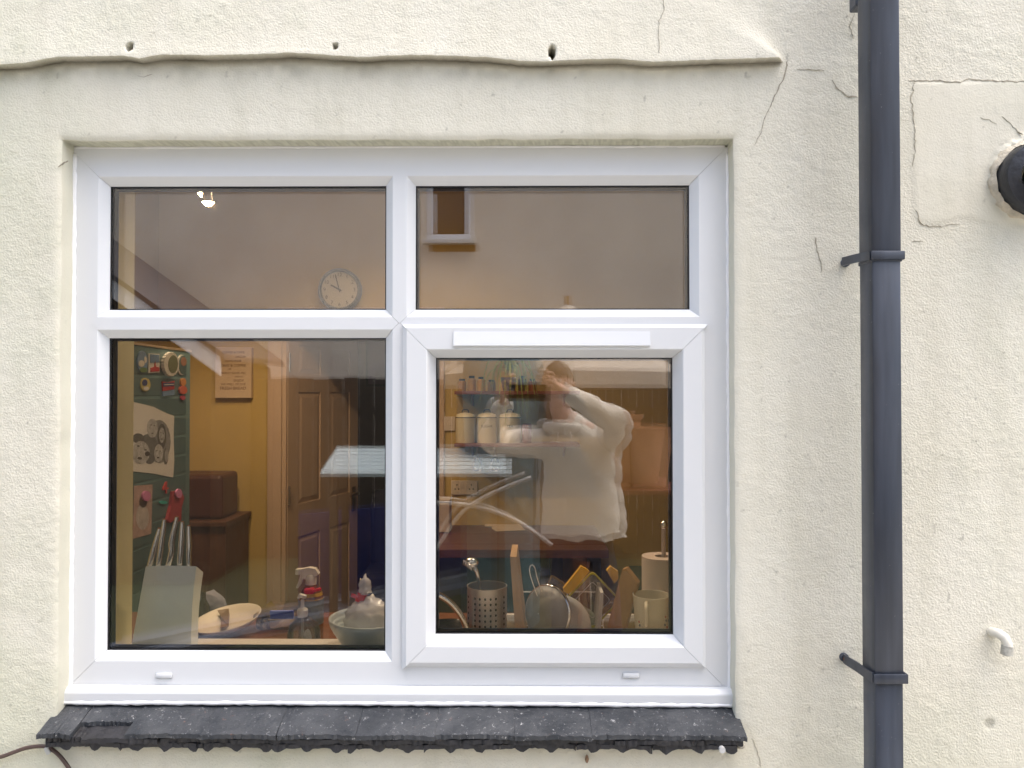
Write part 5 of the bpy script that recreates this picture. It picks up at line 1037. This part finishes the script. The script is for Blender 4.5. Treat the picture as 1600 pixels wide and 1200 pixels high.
# tubs on a stand at the right
c1_ = V(985, 655, 4.9); st_ = thing('potting_bench', (c1_.x, c1_.y, 0), 'brown potting bench carrying two terracotta coloured tubs', 'bench'); zt_ = V(985, 760, 4.9).z
g = G(); g.box((c1_.x - .35, c1_.y - .25, zt_ - .03), (c1_.x + .55, c1_.y + .2, zt_), bev=.004); obj('bench_top', g, shm, st_)
for dx_, dy_ in ((-.32, -.2), (.47, -.2), (-.32, .12), (.47, .12)): g = G(); g.box((c1_.x + dx_, c1_.y + dy_, 0), (c1_.x + dx_ + .05, c1_.y + dy_ + .05, zt_ - .031)); obj('leg', g, shm, st_)
for i, (px_, py_, r_) in enumerate(((962, 648, .17), (1012, 668, .16))):
    c = V(px_, py_, 4.9); hh_ = c.z - zt_; cc2 = (c.x, c.y + (.02 if i else -.04), zt_ + .001); g = G(); g.lathe([(r_ * .68, 0), (r_ * .95, hh_ - .03), (r_, hh_ - .03), (r_ * 1.04, hh_), (r_ * .98, hh_), (r_ * .66, .01), (.001, .01)], cc2, 32); tag(obj('garden_tub', g, mat('tub_terracotta', (.50, .26, .15), .7), None, smooth=True), ('taller left' if i == 0 else 'shorter right') + ' terracotta tub on the potting bench', 'tub', 'tubs on the potting bench')

# ================================================================== THE PHOTOGRAPHER
def skin(pts, edges, rad_, root=0, sub=2):
    me_ = bpy.data.meshes.new('tmp'); me_.from_pydata([tuple(p) for p in pts], edges, []); o_ = bpy.data.objects.new('tmp', me_); C.objects.link(o_)
    m1 = o_.modifiers.new('s', 'SKIN'); m1.use_smooth_shade = True
    for i, r_ in enumerate(rad_):
        sv_ = me_.skin_vertices[0].data[i]; sv_.radius = r_ if isinstance(r_, tuple) else (r_, r_); sv_.use_root = (i == root)
    m2 = o_.modifiers.new('d', 'SUBSURF'); m2.levels = sub; m2.render_levels = sub
    dg = bpy.context.evaluated_depsgraph_get(); ev = o_.evaluated_get(dg); em = ev.to_mesh(); g = G(); g.v = [tuple(v.co) for v in em.vertices]; g.f = [tuple(f.vertices) for f in em.polygons]
    ev.to_mesh_clear(); bpy.data.objects.remove(o_); return g
def W(px, py, d): return V(px, py, d)
sh_c = W(908, 668, 3.98); pel = W(912, 850, 4.02); pel.z = .92
neck = W(880, 655, 3.93); head_c = W(872, 603, 3.88); chest = (sh_c * .6 + pel * .4)
shR = W(958, 690, 3.97); shL = W(856, 692, 3.97); elR = W(971, 664, 3.72); elL = W(764, 694, 3.78)
wrR = W(882, 612, 3.62); wrL = W(788, 628, 3.63); hR = W(862, 601, 3.60); hL = W(793, 604, 3.60)
hipL, hipR = pel + Vector((-.09, 0, -.04)), pel + Vector((.09, 0, -.04)); knL, knR = Vector((hipL.x - .01, hipL.y + .03, .50)), Vector((hipR.x + .03, hipR.y + .02, .50))
anL, anR = Vector((hipL.x - .02, hipL.y - .02, .09)), Vector((hipR.x + .06, hipR.y - .02, .09)); toL, toR = anL + Vector((-.02, .17, -.045)), anR + Vector((.04, .17, -.045))
per = thing('person', (pel.x, pel.y, 0), 'person in a cream hoodie holding up a phone, reflected in the casement', 'person')
skinm = mat('skin_tone', (.60, .38, .29), .5, var=.06, vs=20); hood = mat('cream_fleece', (.72, .68, .61), .95, var=.06, vs=8, bump=.003, bs=30); trou = mat('dark_trousers', (.03, .035, .06), .9)
body_p = [pel, chest, sh_c, neck, head_c - Vector((0, 0, .06)), shR, elR, wrR, hR, shL, elL, wrL, hL, hipL, knL, anL, hipR, knR, anR]
ed = [(0, 1), (1, 2), (2, 3), (3, 4), (2, 5), (5, 6), (6, 7), (7, 8), (2, 9), (9, 10), (10, 11), (11, 12), (0, 13), (13, 14), (14, 15), (0, 16), (16, 17), (17, 18)]
rd = [(.09, .06), (.12, .09), (.10, .08), .055, .06, .05, .038, .026, (.034, .018), .05, .038, .026, (.034, .018), .050, .040, .030, .050, .040, .030]
gb_ = skin(body_p, ed, rd)
# head with face
hb = bmesh.new(); bmesh.ops.create_uvsphere(hb, u_segments=40, v_segments=28, radius=1)
def headshape(p):                # faces +y
    x, y, z = p.x * .076, p.y * .094, p.z * .118
    if z < 0: x *= 1 - .30 * (-z / .118) ** 1.5; y = y * (1 - .12 * (-z / .118)) + .008 * (-z / .118)
    if y > 0:
        y += .024 * math.exp(-(x / .013) ** 2 - ((z + .012) / .026) ** 2)
        for s in (-1, 1): y -= .010 * math.exp(-((x - s * .031) / .015) ** 2 - ((z - .012) / .011) ** 2)
        y += .006 * math.exp(-(x / .026) ** 2 - ((z + .052) / .008) ** 2) - .004 * math.exp(-(x / .02) ** 2 - ((z + .058) / .003) ** 2) + .008 * math.exp(-(x / .02) ** 2 - ((z + .088) / .014) ** 2)
    return Vector((x, y, z))
hb.verts.ensure_lookup_table(); o0 = len(gb_.v); gb_.add([head_c + headshape(v.co) for v in hb.verts], [[v.index for v in f.verts] for f in hb.faces]); hb.free()
for s in (-1, 1): e = blob(head_c + Vector((s * .078, -.004, -.004)), (.010, .018, .030), .05, 2, 0, 2); gb_.add(e.v, e.f)
def hand(c, wr_, s, axis_up):
    """palm centre c, wrist wr_; fingers curl round the phone edge; s = side the palm faces (+1 towards +x)"""
    g = G(); pal = skin([wr_, c, c + axis_up * .035], [(0, 1), (1, 2)], [.024, (.036, .018), (.032, .016)], 0, 2); g.add(pal.v, pal.f)
    for k, ln in enumerate((.070, .078, .074, .060)):
        b0 = c + axis_up * (.038 - k * .019) + Vector((-s * .010, -.002, 0)); d1 = Vector((s * .3, .75, .25 + axis_up.z * .2)).normalized(); d2 = Vector((s * .95, .25, 0)).normalized()
        p1 = b0 + d1 * ln * .42; p1.y = min(p1.y, CAM.y - .030); p2 = p1 + d2 * ln * .34; p2.y = min(p2.y, CAM.y - .024); p3 = p2 + Vector((s * .9, -.3, -.05)).normalized() * ln * .26
        f_ = skin([b0, p1, p2, p3], [(0, 1), (1, 2), (2, 3)], [.010, .0095, .009, .0075], 0, 1); g.add(f_.v, f_.f)
    t0 = c - axis_up * .012 + Vector((s * .006, -.012, 0)); t1 = t0 + Vector((s * .020, -.018, -.012)); t2 = t1 + Vector((s * .024, -.002, .006)); f_ = skin([t0, t1, t2], [(0, 1), (1, 2)], [.013, .0115, .0095], 0, 1); g.add(f_.v, f_.f); return g
ph_c = Vector(((hR.x + hL.x) / 2, CAM.y - .018, 1.6))
for c_, w__, s in ((hR, wrR, -1), (hL, wrL, 1)):
    q_ = Vector((c_.x, CAM.y - .045, c_.z)); h_ = hand(q_, w__, s, Vector((0, 0, 1))); gb_.add(h_.v, h_.f)
obj('body', gb_, skinm, per, smooth='all', fix=False)
# eyes and hair
hairg = G(); hb = bmesh.new(); bmesh.ops.create_uvsphere(hb, u_segments=32, v_segments=20, radius=1); hb.verts.ensure_lookup_table()
kept = [f for f in hb.faces if f.calc_center_median().z > .35 or (f.calc_center_median().y < -.05 and f.calc_center_median().z > -.35)]
hairg.add([head_c + Vector((v.co.x * .083, v.co.y * .101 - .002, v.co.z * .126)) for v in hb.verts], [[v.index for v in f.verts] for f in kept]); hb.free(); obj('hair', hairg, mat('brown_hair', (.12, .085, .06), .8, var=.3, vs=60), per, smooth='all', fix=False)
for s in (-1, 1): obj('eye', blob(head_c + Vector((s * .031, .078, .012)), (.012, .010, .008), 0, 1, 0, 2), mat('eye_white', (.6, .58, .55), .2), per, smooth='all')
# hoodie and trousers
hz = Vector((pel.x, pel.y, pel.z - .08))
hg = skin([pel + Vector((0, 0, -.26)), pel + Vector((0, 0, .14)), chest, sh_c, sh_c.lerp(neck, .6), shR, shR.lerp(elR, .5), elR, elR.lerp(wrR, .55), wrR, shL, shL.lerp(elL, .5), elL, elL.lerp(wrL, .55), wrL], [(0, 1), (1, 2), (2, 3), (3, 4), (3, 5), (5, 6), (6, 7), (7, 8), (8, 9), (3, 10), (10, 11), (11, 12), (12, 13), (13, 14)],
          [(.245, .15), (.235, .15), (.205, .14), (.14, .11), (.075, .07), .085, .080, .070, .060, .048, .085, .078, .068, .060, .048], 0, 3)
hg.v = [tuple(Vector(v) + Vector((1, .6, .4)) * .020 * (noise.noise(Vector((v[0] * 13 + v[2] * 7, v[1] * 6, v[2] * 5))) + .5 * noise.noise(Vector((v[0] * 22 - v[2] * 14, v[1] * 9, v[2] * 24))))) for v in hg.v]
hg.v = [(v[0], v[1], max(v[2], pel.z - .040 + .008 * math.sin(v[0] * 40))) for v in hg.v]
hd_ = obj('hoodie', hg, hood, per, smooth='all', fix=False)
g = G(); g.lathe([(.075, 0), (.10, .02), (.105, .045), (.088, .06), (.07, .05), (.06, .02)], neck + Vector((0, -.01, -.075)), 28); obj('hood', g, hood, hd_, smooth='all')
for s in (-1, 1): g = G(); g.tube([neck + Vector((s * .03, .09, -.06)), neck + Vector((s * .035, .125, -.12)), neck + Vector((s * .03, .135, -.18))], .004, 6); obj('drawstring', g, mat('drawstring_white', (.6, .58, .55), .8), hd_)
tg = skin([pel + Vector((0, -.02, -.10)), hipL + Vector((0, -.02, -.05)), knL, anL + Vector((0, 0, -.01)), hipR + Vector((0, -.02, -.05)), knR, anR + Vector((0, 0, -.01))], [(0, 1), (1, 2), (2, 3), (0, 4), (4, 5), (5, 6)], [(.13, .085), .085, .075, .06, .085, .075, .06], 0, 2); obj('trousers', tg, trou, per, smooth='all', fix=False)
for a_, t_ in ((anL, toL), (anR, toR)): g = skin([a_ + Vector((0, -.05, -.045)), a_ + Vector((0, .02, -.03)), t_], [(0, 1), (1, 2)], [.042, .05, .038], 0, 2); g.v = [(x_, y_, max(.002, z_)) for x_, y_, z_ in g.v]; obj('shoe', g, mat('dark_shoe', (.03, .03, .03), .5), per, smooth='all')
# phone just behind the lens position
px0, px1 = hL.x + .006, hR.x - .006; phn = thing('mobile_phone', (ph_c.x, CAM.y - .02, 1.60), 'black phone held level in both hands of the photographer', 'phone')
g = G(); g.box((px0, CAM.y - .028, 1.6 + .012 - .038), (px1, CAM.y - .019, 1.6 + .012 + .038), bev=.003); obj('phone_body', g, mat('phone_black', (.012, .012, .014), .15), phn)
g = G(); g.box((px0 + .008, CAM.y - .0188, 1.6 + .0), (px0 + .024, CAM.y - .0175, 1.6 + .034), bev=.0005); obj('camera_module', g, chrome, phn)
